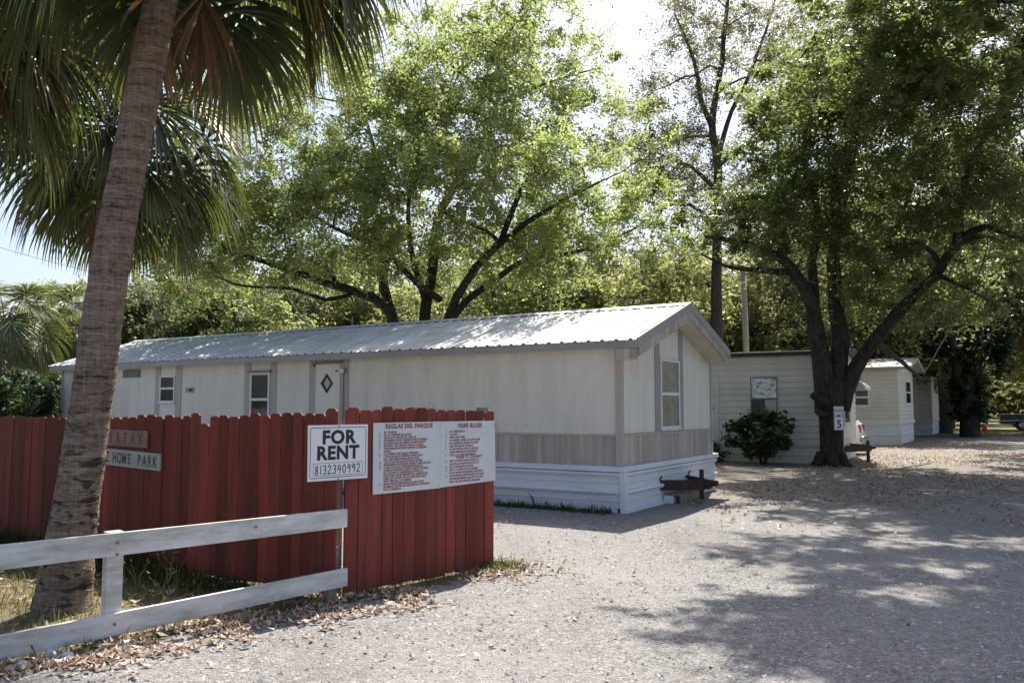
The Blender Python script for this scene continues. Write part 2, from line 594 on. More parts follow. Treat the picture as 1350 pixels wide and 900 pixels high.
def lawnmat():
    m, n, l, b = newmat('dry_lawn_soil')
    v = coords(n, l)
    f = noise(n, l, v, 3.0, 8, 0.7)
    g = noise(n, l, v, 30.0, 5, 0.7)
    col = ramp(n, l, f, [(0.3, (0.07, 0.075, 0.025)), (0.5, (0.16, 0.135, 0.065)), (0.7, (0.28, 0.22, 0.14))])
    col = mix(n, l, 0.4, col, ramp(n, l, g, [(0.3, (0.05, 0.045, 0.025)), (0.7, (0.34, 0.27, 0.18))]))
    l.new(col, b.inputs['Base Color'])
    b.inputs['Roughness'].default_value = 0.95
    l.new(bump(n, l, g, 0.8, 0.03), b.inputs['Normal'])
    return m


M['ground'] = groundmat()
M['lawn'] = lawnmat()

# ------------------------------------------------------------------ ground
g = MB()
g.add([(-400, -60, 0), (400, -60, 0), (400, 700, 0), (-400, 700, 0)], [(0, 1, 2, 3)])
tag(g.build('gravel_ground', M['ground']), kind='structure')

# lawn strip between rail fence and board fence, and the land behind the board fence
lawn_edge = [(-5.2, 3.6), (-4.3, 4.35), (-3.7, 5.0), (-3.15, 5.35), (-2.7, 5.62), (-2.2, 6.12), (-1.9, 6.45), (-1.55, 6.75), (-1.3, 7.1), (-1.05, 7.42),
             (-0.62, 7.75), (-0.3, 8.15), (0.05, 8.5), (0.1, 8.8), (-0.2, 8.85), (-0.5, 8.6), (-1.2, 7.75), (-1.45, 7.6), (-1.9, 8.2), (-3.0, 9.2), (-5.0, 10.8), (-7.5, 12.5)]
rag = []
for i in range(len(lawn_edge) - 1):
    a, b_ = Vector((*lawn_edge[i], 0)), Vector((*lawn_edge[i + 1], 0))
    k = 5
    nrm = Vector(((b_ - a).y, -(b_ - a).x, 0)).normalized()
    for j in range(k):
        p = a.lerp(b_, j / k) + nrm * random.uniform(-0.07, 0.09)
        rag.append((p.x, p.y, 0.004))
rag += [(-7.5, 12.5, 0.004), (-30, 20, 0.004), (-40, 4, 0.004), (-12, 1, 0.004)]
g = MB()
g.add(rag, [tuple(range(len(rag)))])
tag(g.build('lawn', M['lawn']), kind='structure')

# ------------------------------------------------------------------ mobile homes (local frame: x away along the long wall, y out of it, road end at x = 0)
YAW = R(147.9847)


def ribbed_wall(mb, x0, x1, z0, z1, y, rib=0.075, depth=0.003, tint=0.5):
    """vertical-groove sheet in the plane y (facing +y)"""
    pts = []
    x = x0
    while x < x1 - 1e-6:
        xe = min(x + rib, x1)
        wd = xe - x
        pts += [(x, y), (x + wd * 0.80, y), (x + wd * 0.86, y - depth), (x + wd * 0.94, y - depth)]
        x = xe
    pts.append((x1, y))
    rows = [[(p[0], p[1], z) for p in pts] for z in (z1, z0)]
    mb.sheet(rows, tint)


def ribbed_end(mb, y0, y1, zf0, zf1, x, rib=0.075, depth=0.004, tint=0.5):
    """vertical-groove sheet in plane x facing -x; zf0/zf1 give bottom and top for each y"""
    pts = []
    y = y0
    while y < y1 - 1e-6:
        ye = min(y + rib, y1)
        wd = ye - y
        pts += [(x, y), (x, y + wd * 0.80), (x + depth, y + wd * 0.86), (x + depth, y + wd * 0.94)]
        y = ye
    pts.append((x, y1))
    rows = [[(p[0], p[1], zf1(p[1])) for p in pts], [(p[0], p[1], zf0(p[1])) for p in pts]]
    mb.sheet(rows[::-1], tint)


def lap_sheet(mb, a, b, out, z0, z1, step=0.2, depth=0.014, profile='lap'):
    """horizontal-profile sheet between plan points a and b, bulging toward 'out'"""
    a, b, out = Vector((*a, 0)), Vector((*b, 0)), Vector((*out, 0))
    prof = []
    z = z0
    while z < z1 - 1e-6:
        ze = min(z + step, z1)
        h = ze - z
        if profile == 'lap':
            prof += [(z, 0.0), (z + h * 0.09, depth), (z + h * 0.999, 0.0)]
        elif profile == 'skirt':      # flat pans with a proud rounded rib at the top of each
            prof += [(z, 0.0), (z + h * 0.34, 0.0), (z + h * 0.37, depth * 0.35), (z + h * 0.42, 0), (z + h * 0.68, 0), (z + h * 0.72, depth * 0.7),
                     (z + h * 0.86, depth * 1.15), (z + h * 0.96, depth * 0.9), (z + h * 0.985, -0.002)]
        z = ze
    prof.append((z1, 0.0))
    ra = [a + out * o + Vector((0, 0, z)) for z, o in prof]
    rb = [b + out * o + Vector((0, 0, z)) for z, o in prof]
    mb.sheet([ra, rb])


def window(parent, face, c0, c1, z0, z1, plane, frame_m, upper_m, lower_m, fw=0.035, mid=0.5, name='window'):
    """double-hung window; face 'y' lies in plane y (out +y), face 'x' in plane x (out -x)"""
    def bx(mb, a0, a1, b0, b1, o0, o1):
        if face == 'y':
            mb.box((a0, plane + o0, b0), (a1, plane + o1, b1))
        else:
            mb.box((plane - o0, a0, b0), (plane - o1, a1, b1))
    wn = MB()
    zm = z0 + (z1 - z0) * mid
    bx(wn, c0, c0 + fw, z0, z1, 0.002, 0.03)
    bx(wn, c1 - fw, c1, z0, z1, 0.002, 0.03)
    bx(wn, c0 + fw, c1 - fw, z0, z0 + fw, 0.002, 0.03)
    bx(wn, c0 + fw, c1 - fw, z1 - fw, z1, 0.002, 0.03)
    bx(wn, c0 + fw, c1 - fw, zm - fw * 0.6, zm + fw * 0.6, 0.002, 0.028)
    fr = wn.build(name, frame_m, parent, bevel=0.003)
    g1 = MB()
    bx(g1, c0 + fw, c1 - fw, zm + fw * 0.6, z1 - fw, 0.004, 0.012)
    g1.build('pane', upper_m, fr)
    g2 = MB()
    bx(g2, c0 + fw, c1 - fw, z0 + fw, zm - fw * 0.6, 0.004, 0.010)
    g2.build('pane', lower_m, fr)
    sb = MB()
    bx(sb, c0 - 0.02, c1 + 0.02, z0 - 0.03, z0 - 0.001, 0.002, 0.045)
    sb.build('sill', frame_m, fr, bevel=0.004)
    return fr


W, LEN = 4.22, 15.3
ZE, ZR = 2.60, 3.30              # eave and ridge of the shell
t1 = empty('mobile_home', (1.671, 12.771, 0), YAW,
           'long white mobile home with ribbed metal roof and plank band, nearest behind the red fence', 'mobile home')


def gz(y):                       # underside of the roof at local y
    return ZR - abs(y + W / 2) * (ZR - ZE) / (W / 2)


# core that everything is fixed to
mb = MB()
mb.prism([(0.03, -0.03, 0.72), (0.03, -W + 0.03, 0.72), (0.03, -W + 0.03, gz(-W) - 0.02), (0.03, -W / 2, ZR - 0.03), (0.03, -0.03, ZE - 0.02)], (LEN - 0.06, 0, 0))
core = mb.build('wall', M['siding'], t1)
# the long wall facing the fence, in panels between taupe strips
segs = [(0.05, 5.62), (5.83, 6.48), (6.66, 7.58), (7.76, 8.35), (8.54, 10.59), (10.80, 11.35), (11.53, 15.25)]
mb = MB()
for a, b_ in segs:
    z0 = 1.17 if a < 2 else 0.72
    ribbed_wall(mb, a, b_, z0, ZE - 0.005, 0.0)
for k in range(24):                 # screw heads
    for zz in (1.30, 1.82, 2.44):
        mb.box((0.35 + k * 0.22, 0.0, zz), (0.363 + k * 0.22, 0.006, zz + 0.013), 0.0)
mb.build('wall', M['siding'], t1)
mb = MB()
tops = lambda y: gz(y) - 0.01
ribbed_end(mb, -W + 0.05, -2.68, lambda y: 1.19, tops, 0.0)
ribbed_end(mb, -2.48, -1.57, lambda y: 2.44, tops, 0.0, rib=0.3, depth=0.002)
ribbed_end(mb, -1.36, -0.06, lambda y: 1.19, tops, 0.0)
mb.build('wall', M['siding'], t1)
# plank band under the siding
mb = MB()
x = 0.09
while x < 5.6:
    wd = random.choice((0.11, 0.14, 0.19, 0.22))
    xe = min(x + wd, 5.6)
    mb.box((x + 0.004, -0.02, 0.70), (xe, random.uniform(0.006, 0.016), 1.145), random.random())
    x = xe
y = -0.07
while y > -W + 0.05:
    wd = random.choice((0.12, 0.15, 0.2, 0.26))
    ye = max(y - wd, -W + 0.05)
    mb.box((0.02, y - 0.004, 0.68), (-random.uniform(0.006, 0.016), ye, 1.145), random.random())
    y = ye
mb.build('plank_band', M['plank'], t1)
mb = MB()
mb.box((0.09, -0.01, 1.147), (5.6, 0.024, 1.185))
mb.box((0.01, -0.09, 1.147), (-0.024, -W + 0.05, 1.185))
mb.build('band_trim', M['trim'], t1, bevel=0.004)
# corner trims
for (x0, x1_, y0, y1_) in ((-0.026, 0.085, -0.065, 0.026), (-0.026, 0.05, -W - 0.02, -W + 0.045), (LEN - 0.05, LEN + 0.02, -0.05, 0.026)):
    mb = MB()
    mb.box((x0, y0, 0.70), (x1_, y1_, ZE - 0.03))
    mb.build('corner_trim', M['trim'], t1, bevel=0.005)
# vertical strips
for a, b_ in ((5.62, 5.83), (6.48, 6.66), (7.58, 7.76), (8.35, 8.54), (10.59, 10.80), (11.35, 11.53)):
    mb = MB()
    mb.box((a + 0.003, -0.02, 0.72), (b_ - 0.003, 0.012, ZE - 0.012))
    mb.build('trim_strip', M['trim'], t1)
for a, b_ in ((-1.57, -1.36), (-2.68, -2.48)):
    mb = MB()
    mb.prism([(-0.014, a + 0.003, 1.187), (-0.014, b_ - 0.003, 1.187), (-0.014, b_ - 0.003, gz(b_) - 0.012), (-0.014, a + 0.003, gz(a) - 0.012)], (0.03, 0, 0))
    mb.build('trim_strip', M['trim_dark'], t1)
# end window (tall, between the grey strips)
window(t1, 'x', -2.47, -1.575, 1.23, 2.43, 0.0, M['white'], M['pane_grey'], M['pane_grey'], 0.045, 0.50)
# long-wall windows
window(t1, 'y', 7.765, 8.345, 1.25, 2.30, 0.0, M['white'], M['glass'], M['glass_dark'], 0.045, 0.48)
mb = MB()
mb.box((7.72, 0.0, 2.305), (8.39, 0.07, 2.345))
mb.build('drip_cap', M['grey_metal'], t1)
window(t1, 'y', 10.805, 11.345, 1.70, 2.30, 0.0, M['white'], M['glass'], M['glass_dark'], 0.04, 0.52)
mb = MB()
mb.box((10.80, 0.002, 0.74), (11.35, 0.006, 1.665))
mb.build('wall', M['door'], t1)
# door with a diamond light
mb = MB()
mb.box((5.835, -0.01, 0.75), (6.475, 0.022, 2.43))
dr = mb.build('door', M['door'], t1, bevel=0.006)
mb = MB()
cx, cz = 6.165, 2.055
mb.prism([(cx - 0.155, 0.0225, cz), (cx, 0.0225, cz - 0.185), (cx + 0.155, 0.0225, cz), (cx, 0.0225, cz + 0.185)], (0, 0.018, 0))
dw = mb.build('window', M['black'], dr)
mb = MB()
mb.prism([(cx - 0.115, 0.042, cz), (cx - 0.02, 0.042, cz - 0.115), (cx + 0.06, 0.042, cz), (cx - 0.02, 0.042, cz + 0.115)], (0, 0.004, 0))
mb.build('pane', M['olive'], dw)
mb = MB()
mb.tube([(5.93, 0.02, 1.55), (5.93, 0.06, 1.55), (5.93, 0.075, 1.55)], [0.014, 0.014, 0.03], 10)
mb.build('handle', M['grey_metal'], dr, smooth=True)
mb = MB()
mb.box((5.78, 0.013, 2.437), (6.53, 0.075, 2.47))
mb.box((6.50, 0.013, 2.38), (6.53, 0.06, 2.437))
mb.build('drip_cap', M['grey_metal'], t1)
# porch lamp by the door
mb = MB()
mb.cyl((5.735, 0.03, 2.285), (0, 1, 0), 0.055, 0.04, 16)
pl = mb.build('porch_lamp', M['grey_metal'], t1, smooth=False)
mb = MB()
mb.tube([(5.735, 0.05, 2.285), (5.735, 0.08, 2.285), (5.735, 0.11, 2.285), (5.735, 0.14, 2.285)], [0.05, 0.062, 0.055, 0.025], 16)
mb.build('globe', M['white'], pl, smooth=True)
mb = MB()
mb.tube([(5.78, 0.03, 2.285), (5.92, 0.05, 2.29)], 0.015, 8)
mb.tube([(5.735, 0.03, 2.24), (5.735, 0.03, 1.3)], 0.01, 6)
mb.build('conduit', M['grey_metal'], pl)
# vent and outlet boxes
mb = MB()
mb.box((12.10, 0.0, 2.28), (12.74, 0.03, 2.46))
for k in range(6):
    mb.box((12.12, 0.031, 2.295 + k * 0.027), (12.72, 0.043, 2.308 + k * 0.027), 0.2)
mb.build('vent', M['grey_metal'], t1)
mb = MB()
mb.box((10.17, 0.002, 1.92), (10.41, 0.03, 2.02))
ob = mb.build('meter_box', M['trim_dark'], t1, bevel=0.005)
mb = MB()
mb.box((10.2, 0.031, 1.945), (10.3, 0.036, 1.995))
mb.build('cover', M['black'], ob)
mb = MB()
mb.box((2.30, 0.002, 1.25), (2.42, 0.05, 1.34))
mb.build('outlet_box', M['grey_metal'], t1, bevel=0.005)
# roof: ribbed metal sheets on both slopes
OH, FO = 0.20, 0.36             # eave and gable overhang
pts = []
x = -FO
while x < LEN + 0.2:
    pts += [(x, 0.0), (x + 0.055, 0.0), (x + 0.075, 0.022), (x + 0.105, 0.022), (x + 0.125, 0.0), (x + 0.175, 0.0), (x + 0.185, 0.005), (x + 0.205, 0.005), (x + 0.215, 0)]
    x += 0.235
slope = (ZR - ZE) / (W / 2)
zt = ZE - OH * slope + 0.09      # top of the sheet at the eave
zr = ZR + 0.09
mb = MB()
mb.sheet([[(p[0], OH + 0.03, zt - 0.01 + p[1]) for p in pts], [(p[0], -W / 2, zr + p[1]) for p in pts]][::-1])
mb.sheet([[(p[0], -W / 2, zr + p[1]) for p in pts], [(p[0], -W - 0.035, zr - (W / 2 + 0.035) * slope - 0.004 + p[1]) for p in pts]][::-1])
rf = mb.build('roof', M['roof'], t1)
mb = MB()
mb.sheet([[(xx, -W / 2 + 0.16, zr + 0.024 - 0.16 * slope) for xx in (-FO - 0.03, LEN + 0.2)], [(xx, -W / 2, zr + 0.032) for xx in (-FO - 0.03, LEN + 0.2)], [(xx, -W / 2 - 0.16, zr + 0.024 - 0.16 * slope) for xx in (-FO - 0.03, LEN + 0.2)]][::-1])
mb.build('ridge_cap', M['roof'], rf)
# eave fascia (long side) and underlay
mb = MB()
mb.box((-FO - 0.02, OH, zt - 0.13), (LEN + 0.22, OH + 0.022, zt - 0.014))
mb.box((-FO - 0.02, -W - 0.052, ZE - 0.05), (LEN + 0.22, -W - 0.03, ZE + 0.062))
mb.build('fascia', M['fascia'], t1)
mb = MB()
mb.sheet([[(-FO, OH, zt - 0.12), (LEN + 0.2, OH, zt - 0.12)], [(-FO, 0.0, ZE - 0.004), (LEN + 0.2, 0.0, ZE - 0.004)]])
mb.prism([(-FO + 0.01, OH - 0.035, zt - 0.262), (-FO + 0.01, -W / 2, zr - 0.262), (-FO + 0.01, -W + 0.01, zr - (W / 2 - 0.01) * slope - 0.262), (-FO + 0.01, -W + 0.01, zr - (W / 2 - 0.01) * slope - 0.05), (-FO + 0.01, -W / 2, zr - 0.05), (-FO + 0.01, OH - 0.035, zt - 0.05)], (FO - 0.015, 0, 0))
mb.build('soffit', M['soffit'], t1)
# gable rake: grey metal edge above a plank rake board
mb = MB()
xf = -FO - 0.005
for s in (1, -1):
    run = W / 2 + (OH + 0.024 if s > 0 else 0.03)
    ye = -W / 2 + s * run
    zy = zr - run * slope
    mb.prism([(xf, ye, zy + 0.026), (xf, -W / 2, zr + 0.028), (xf, -W / 2, zr - 0.12), (xf, ye, zy - 0.122)], (-0.03, 0, 0))
mb.build('rake_edge', M['fascia'], t1)
mb = MB()
for s in (1, -1):
    n_ = 11
    for k in range(n_):
        f0, f1 = k / n_, (k + 1) / n_ - 0.004
        run = W / 2 + (OH - 0.05 if s > 0 else -0.14)
        h0 = -W / 2 + s * run * (1 - f0)
        h1 = -W / 2 + s * run * (1 - f1)
        zz = lambda yy: zr - 0.125 - abs(yy + W / 2) * slope
        mb.prism([(xf - 0.002, h0, zz(h0)), (xf - 0.002, h1, zz(h1)), (xf - 0.002, h1, zz(h1) - 0.150), (xf - 0.002, h0, zz(h0) - 0.150)], (-0.018, 0, 0), random.random())
# boxed return at the eave
ze0 = zt - 0.135
for k in range(3):
    mb.box((xf - 0.001 + 0.115 * k, OH - 0.004, ze0 - 0.16), (xf + 0.108 + 0.115 * k, OH - 0.03, ze0), random.random())
mb.build('rake_board', M['plank'], t1)
mb = MB()
mb.box((xf + 0.02, 0.02, ze0 - 0.172), (-0.03, OH - 0.037, ze0 - 0.163))
mb.build('eave_return', M['soffit'], t1)

# skirting
mb = MB()
lap_sheet(mb, (LEN, 0.03), (0.0, 0.03), (0, 1), 0.07, 0.615, 0.272, 0.05, 'skirt')
for b0, b1 in (((-0.03, -0.0), (-0.03, -W - 0.06)),):
    lap_sheet(mb, b0, b1, (-1, 0), 0.07, 0.615, 0.272, 0.05, 'skirt')
mb.box((0.06, 0.0, -0.02), (LEN, 0.033, 0.069))
mb.box((-0.03, 0.0, -0.02), (0.0, -W - 0.05, 0.069))
mb.box((-0.03, 0.04, 0.0), (-0.10, -1.6, 0.05))
mb.build('skirting', M['skirt'], t1)
mb = MB()
mb.box((0.03, 0.0, 0.617), (LEN, 0.075, 0.70))
mb.box((-0.085, 0.075, 0.617), (0.028, -W - 0.16, 0.70))
mb.box((0.0, 0.03, 0.0), (-0.088, 0.078, 0.615))
mb.box((-0.088, 0.028, 0.0), (-0.036, -0.05, 0.615))
mb.build('skirting_cap', M['skirt'], t1, bevel=0.008)
# low front step of skirting around the tow bar
mb = MB()
mb.box((-0.22, -1.55, 0.0), (-0.05, -2.75, 0.13))
mb.build('skirting_step', M['skirt'], t1, bevel=0.01)
mb = MB()
mb.box((-0.10, -1.56, 0.132), (-0.34, -2.6, 0.16))
mb.box((-0.31, -1.6, 0.0), (-0.335, -2.55, 0.131))
mb.build('step_board', M['old_wood'], t1)
# tow bar (A-frame)
tip = Vector((-0.58, -2.12, 0.29))
mb = MB()
for yy in (-1.45, -2.80):
    mb.beam((0.02, yy, 0.30), tip + Vector((0, (yy + 2.12) * 0.08, 0)), 0.06, 0.17)
    mb.tube([(-0.02, yy, 0.37), (-0.05, yy, 0.42), (-0.07, yy, 0.46)], 0.014, 6)
mb.box((-0.52, -2.02, 0.22), (-0.68, -2.22, 0.37))
mb.tube([(-0.66, -2.12, 0.32), (-0.80, -2.12, 0.32)], [0.055, 0.045], 10)
tb = mb.build('tow_bar', M['rust'], t1)
mb = MB()
mb.tube([(-0.52, -2.12, 0.0), (-0.52, -2.12, 0.54)], 0.04, 10)
mb.build('jack', M['black'], tb)


def side_home(name, loc, label, width, length, ze, mats, step=0.2, skirt=0.5, yaw=YAW):
    t = empty(name, loc, yaw, label, 'mobile home')
    mb = MB()
    mb.box((0.03, -0.03, skirt), (length - 0.03, -width + 0.03, ze - 0.02))
    mb.build('wall', mats[0], t)
    mb = MB()
    lap_sheet(mb, (length, 0.0), (0.0, 0.0), (0, 1), skirt, ze - 0.03, step, 0.022)
    mb.build('wall', mats[0], t)
    mb = MB()
    lap_sheet(mb, (0.0, 0.0), (0.0, -width), (-1, 0), skirt, ze - 0.03, step, 0.022)
    mb.build('wall', mats[0], t)
    mb = MB()
    lap_sheet(mb, (length, -0.01), (0.02, -0.01), (0, 1), 0.04, skirt - 0.002, (skirt - 0.042) / 2, 0.02, 'skirt')
    lap_sheet(mb, (0.02, 0.0), (0.02, -width), (-1, 0), 0.04, skirt - 0.002, (skirt - 0.042) / 2, 0.02, 'skirt')
    mb.box((0.03, -0.04, 0), (length, -0.012, 0.041))
    mb.build('skirting', mats[1], t)
    return t


# second home: cream lap siding, black-edged flat roof
C2 = (9.20, 23.28, 0)
YAW2 = R(152.6)
t2 = side_home('mobile_home', C2, 'cream lap sided mobile home with black roof edge behind the dark oak trunk', 4.2, 12.0, 3.10, (M['siding_far'], M['siding_far']), 0.18, yaw=YAW2)
mb = MB()
mb.prism([(-0.25, 0.22, 3.07), (-0.25, 0.22, 3.17), (-0.25, -2.1, 3.34), (-0.25, -4.42, 3.17), (-0.25, -4.42, 3.07), (-0.25, -2.1, 3.24)], (12.5, 0, 0))
mb.build('roof', M['black'], t2)
mb = MB()
mb.prism([(0.004, 0.0, 3.05), (0.004, -4.2, 3.05), (0.004, -2.1, 3.24)], (0.03, 0, 0))
mb.build('gable', M['siding_far'], t2)
wf = window(t2, 'y', 1.70, 2.47, 1.21, 2.46, 0.016, M['grey_metal'], M['foil'], M['glass_dark'], 0.03, 0.50)
mb = MB()
mb.box((1.74, 0.029, 1.45), (2.06, 0.034, 1.80))
mb.build('curtain', M['blind'], wf)
mb = MB()
mb.box((3.42, 0.0, 0.55), (4.32, 0.05, 2.45))
d2 = mb.build('door', M['white'], t2, bevel=0.01)
mb = MB()
mb.box((3.47, 0.052, 0.6), (4.27, 0.058, 2.40))
mb.build('panel', M['siding_far'], d2)
mb = MB()
mb.tube([(3.56, 0.058, 1.55), (3.56, 0.11, 1.55)], [0.02, 0.03], 8)
mb.build('handle', M['grey_metal'], d2)
mb = MB()
for k in range(3):
    mb.box((3.55, 0.03, 0.14 + 0.14 * k), (4.45, 0.95 - 0.28 * k, 0.18 + 0.14 * k))
mb.box((3.55, 0.03, 0.0), (3.60, 0.95, 0.138))
mb.box((4.40, 0.03, 0.0), (4.45, 0.95, 0.138))
mb.build('doorstep', M['old_wood'], t2)
mb = MB()
for k in range(9):
    a0 = PI / 2 * k / 9
    a1 = PI / 2 * (k + 1) / 9
    p0 = (-0.62 * math.sin(a0), 2.08 + 0.34 * math.cos(a0))
    p1 = (-0.62 * math.sin(a1), 2.08 + 0.34 * math.cos(a1))
    mb.sheet([[(p0[0], -0.35, p0[1]), (p0[0], -2.3, p0[1])], [(p1[0], -0.35, p1[1]), (p1[0], -2.3, p1[1])]])
for ys in (-0.35, -2.3):
    mb.add([(0, ys, 2.08)] + [(-0.62 * math.sin(PI / 2 * k / 9), ys, 2.08 + 0.34 * math.cos(PI / 2 * k / 9)) for k in range(10)], [tuple(range(11))])
aw = mb.build('awning', M['white'], t2)
window(t2, 'x', -2.1, -0.55, 1.1, 2.05, -0.016, M['white'], M['glass'], M['glass'], 0.04)
mb = MB()
tip = Vector((-0.62, -1.5, 0.40))
for yy in (-0.7, -2.3):
    mb.beam((0.0, yy, 0.40), tip, 0.07, 0.18)
mb.tube([(-0.6, -1.5, 0.42), (-0.76, -1.5, 0.43)], [0.07, 0.04], 8)
tb = mb.build('tow_bar', M['rust'], t2)
mb = MB()
mb.tube([(-0.55, -1.5, 0.0), (-0.55, -1.5, 0.62)], 0.05, 8)
mb.build('jack', M['black'], tb)

# third home
C3 = (16.03, 34.414, 0)
t3 = side_home('mobile_home', C3, 'cream mobile home with white skirting and low gable roof past the white car', 4.6, 14.0, 3.15, (M['siding_far'], M['skirt']), 0.16, 1.38 - 0.45)
mb = MB()
mb.prism([(-0.5, 0.35, 3.12), (-0.5, 0.35, 3.24), (-0.5, -2.3, 3.72), (-0.5, -4.95, 3.24), (-0.5, -4.95, 3.12), (-0.5, -2.3, 3.60)], (15, 0, 0))
mb.build('roof', M['trim_dark'], t3)  # darker grey chosen so the roof colour carries the shade of the trees
mb = MB()
mb.prism([(0.004, 0.0, 3.10), (0.004, -4.6, 3.10), (0.004, -2.3, 3.60)], (0.03, 0, 0))
mb.build('gable', M['siding_far'], t3)
mb = MB()
mb.box((-0.05, -0.07, 0.0), (0.06, 0.05, 3.12))
mb.build('corner_trim', M['white'], t3)
mb = MB()
mb.box((0.065, 0.0, 0.90), (13.9, 0.06, 0.99))
mb.box((-0.06, -0.08, 0.90), (0.0, -4.6, 0.99))
mb.build('skirting_cap', M['white'], t3)
window(t3, 'y', 1.15, 2.4, 1.60, 2.38, 0.016, M['white'], M['glass'], M['glass'], 0.06)
window(t3, 'x', -3.6, -1.9, 1.7, 2.72, -0.016, M['white'], M['glass'], M['glass_dark'], 0.05)
# fourth home further on
t4 = side_home('mobile_home', (23.3, 46.2, 0), 'white mobile home half hidden behind the dark leaning tree trunks', 4.2, 12.0, 3.3, (M['siding'], M['skirt']), 0.22, 0.8)
mb = MB()
mb.prism([(-0.3, 0.3, 3.27), (-0.3, 0.3, 3.4), (-0.3, -2.1, 3.7), (-0.3, -4.5, 3.4), (-0.3, -4.5, 3.27)], (12.6, 0, 0))
mb.build('roof', M['black'], t4)
window(t4, 'y', 2.0, 3.0, 1.5, 2.5, 0.016, M['white'], M['glass'], M['glass'], 0.06)

# ------------------------------------------------------------------ fences
def picket(mb, x, wd, h, y, th=0.018, lean=0.0, z0=0.02, tint=0.5, cut=0.28):
    c = wd * cut
    poly = [(x, y, z0), (x + wd, y, z0), (x + wd + lean, y, h - c * 0.9), (x + wd - c + lean, y, h), (x + c + lean, y, h), (x + lean, y, h - c * 0.9)]
    mb.prism(poly, (0, th, 0), tint)


# long red fence: local x from its right end away along the line, +y toward the camera
f1 = empty('board_fence', (-1.4916, 7.0906, 0), R(148.319), 'long dark red board fence with dog eared tops running from the gate past the palm', 'fence')
rnd = random.Random(3)
mb = MB()
x = -0.03
k = 0
while x < 9.2:
    wd = rnd.uniform(0.125, 0.142)
    h = 1.555 - 0.012 * x + rnd.uniform(-0.02, 0.02)
    if k == 0:
        h = 1.60
    gap = rnd.choice((0.003, 0.005, 0.006, 0.009, 0.004, 0.003))
    if k in (27, 39):
        gap = 0.026
    if k in (16,):
        gap = 0.012
    if k in (12, 28):
        h -= 0.07
    picket(mb, x, wd, h, rnd.uniform(0.0, 0.012), 0.018, rnd.uniform(-0.010, 0.010), 0.03 + rnd.uniform(0, 0.03), rnd.random(), rnd.uniform(0.15, 0.24))
    x += wd + gap
    k += 1
mb.build('pickets', M['red'], f1)
for zz in (0.35, 1.2):
    mb = MB()
    mb.box((0.0, -0.045, zz), (9.2, -0.004, zz + 0.085))
    mb.build('rail', M['old_wood'], f1)
for xx in (0.05, 2.4, 4.75, 7.1, 9.1):
    mb = MB()
    mb.box((xx, -0.14, 0), (xx + 0.09, -0.05, 1.45))
    mb.build('post', M['old_wood'], f1)

# gate panel: local x from its left end, -y toward the camera
gp = empty('fence_panel', (-1.4056, 7.2012, 0), R(47.358), 'red board fence panel carrying the park rules sign at the end of the drive', 'fence')
mb = MB()
x = -0.035
k = 0
while x < 1.74:
    wd = rnd.uniform(0.112, 0.138)
    gap = rnd.choice((0.003, 0.004, 0.006, 0.008))
    if k in (7, 10, 12):
        gap = 0.012
    picket(mb, x, wd, 1.605 - 0.018 * x + rnd.uniform(-0.02, 0.018), rnd.uniform(-0.012, 0.0), 0.018, rnd.uniform(-0.008, 0.006), 0.01 + rnd.uniform(0, 0.03), rnd.random(), rnd.uniform(0.14, 0.26))
    x += wd + gap
    k += 1
mb.build('pickets', M['red'], gp)
mb = MB()
picket(mb, 1.785, 0.05, 1.18, 0.06, 0.09, 0.0, 0.0, 0.7, 0.1)
mb.build('post', M['red'], gp)
for zz in (0.3, 1.15):
    mb = MB()
    mb.box((0.0, 0.02, zz), (1.76, 0.06, zz + 0.085))
    mb.build('rail', M['old_wood'], gp)
mb = MB()
mb.box((0.30, 0.062, 0), (0.39, 0.15, 1.3))
mb.build('post', M['old_wood'], gp)
mb = MB()
mb.box((1.66, 0.062, 1.5), (1.78, 0.11, 1.605))
mb.build('hinge', M['grey_metal'], gp)

# white rail fence
P1, P2 = Vector((-2.785, 5.89, 0)), Vector((-1.415, 7.09, 0))
dv = (P2 - P1)
ang = math.atan2(dv.y, dv.x)
rl = empty('rail_fence', P1, ang, 'weathered white two rail wooden fence in the front left corner', 'fence')
Lr = dv.length


def rail_board(x0, x1, za0, za1, zb0, zb1, name='rail'):
    m_ = MB()
    n_ = 12
    for i in range(n_):
        pass
    poly = [(x0, -0.055, za0), (x1, -0.055, zb0), (x1, -0.055, zb1), (x0, -0.055, za1)]
    m_.prism(poly, (0, -0.036, 0))
    return m_.build(name, M['rail'], rl, bevel=0.004)


rail_board(-3.0, Lr - 0.02, 0.55, 0.715, 0.615, 0.765)
rail_board(-3.0, Lr - 0.01, -0.09, 0.075, 0.135, 0.28)
for xx, hh in ((-0.055, 0.749), (-1.98, 0.725)):
    mb = MB()
    mb.box((xx, -0.053, -0.1), (xx + 0.11, 0.045, hh))
    mb.build('post', M['rail'], rl, bevel=0.005)
mb = MB()
mb.box((Lr - 0.17, -0.05, -0.05), (Lr - 0.09, 0.02, 0.22))
mb.build('post', M['old_wood'], rl)
mb = MB()
for xx, zz in ((0.0, 0.68), (0.0, 0.60), (0.0, 0.13), (0.02, 0.03), (1.0, 0.69)):
    mb.cyl((xx, -0.093, zz), (0, 1, 0), 0.012, 0.006, 10)
mb.build('bolts', M['grey_metal'], rl)


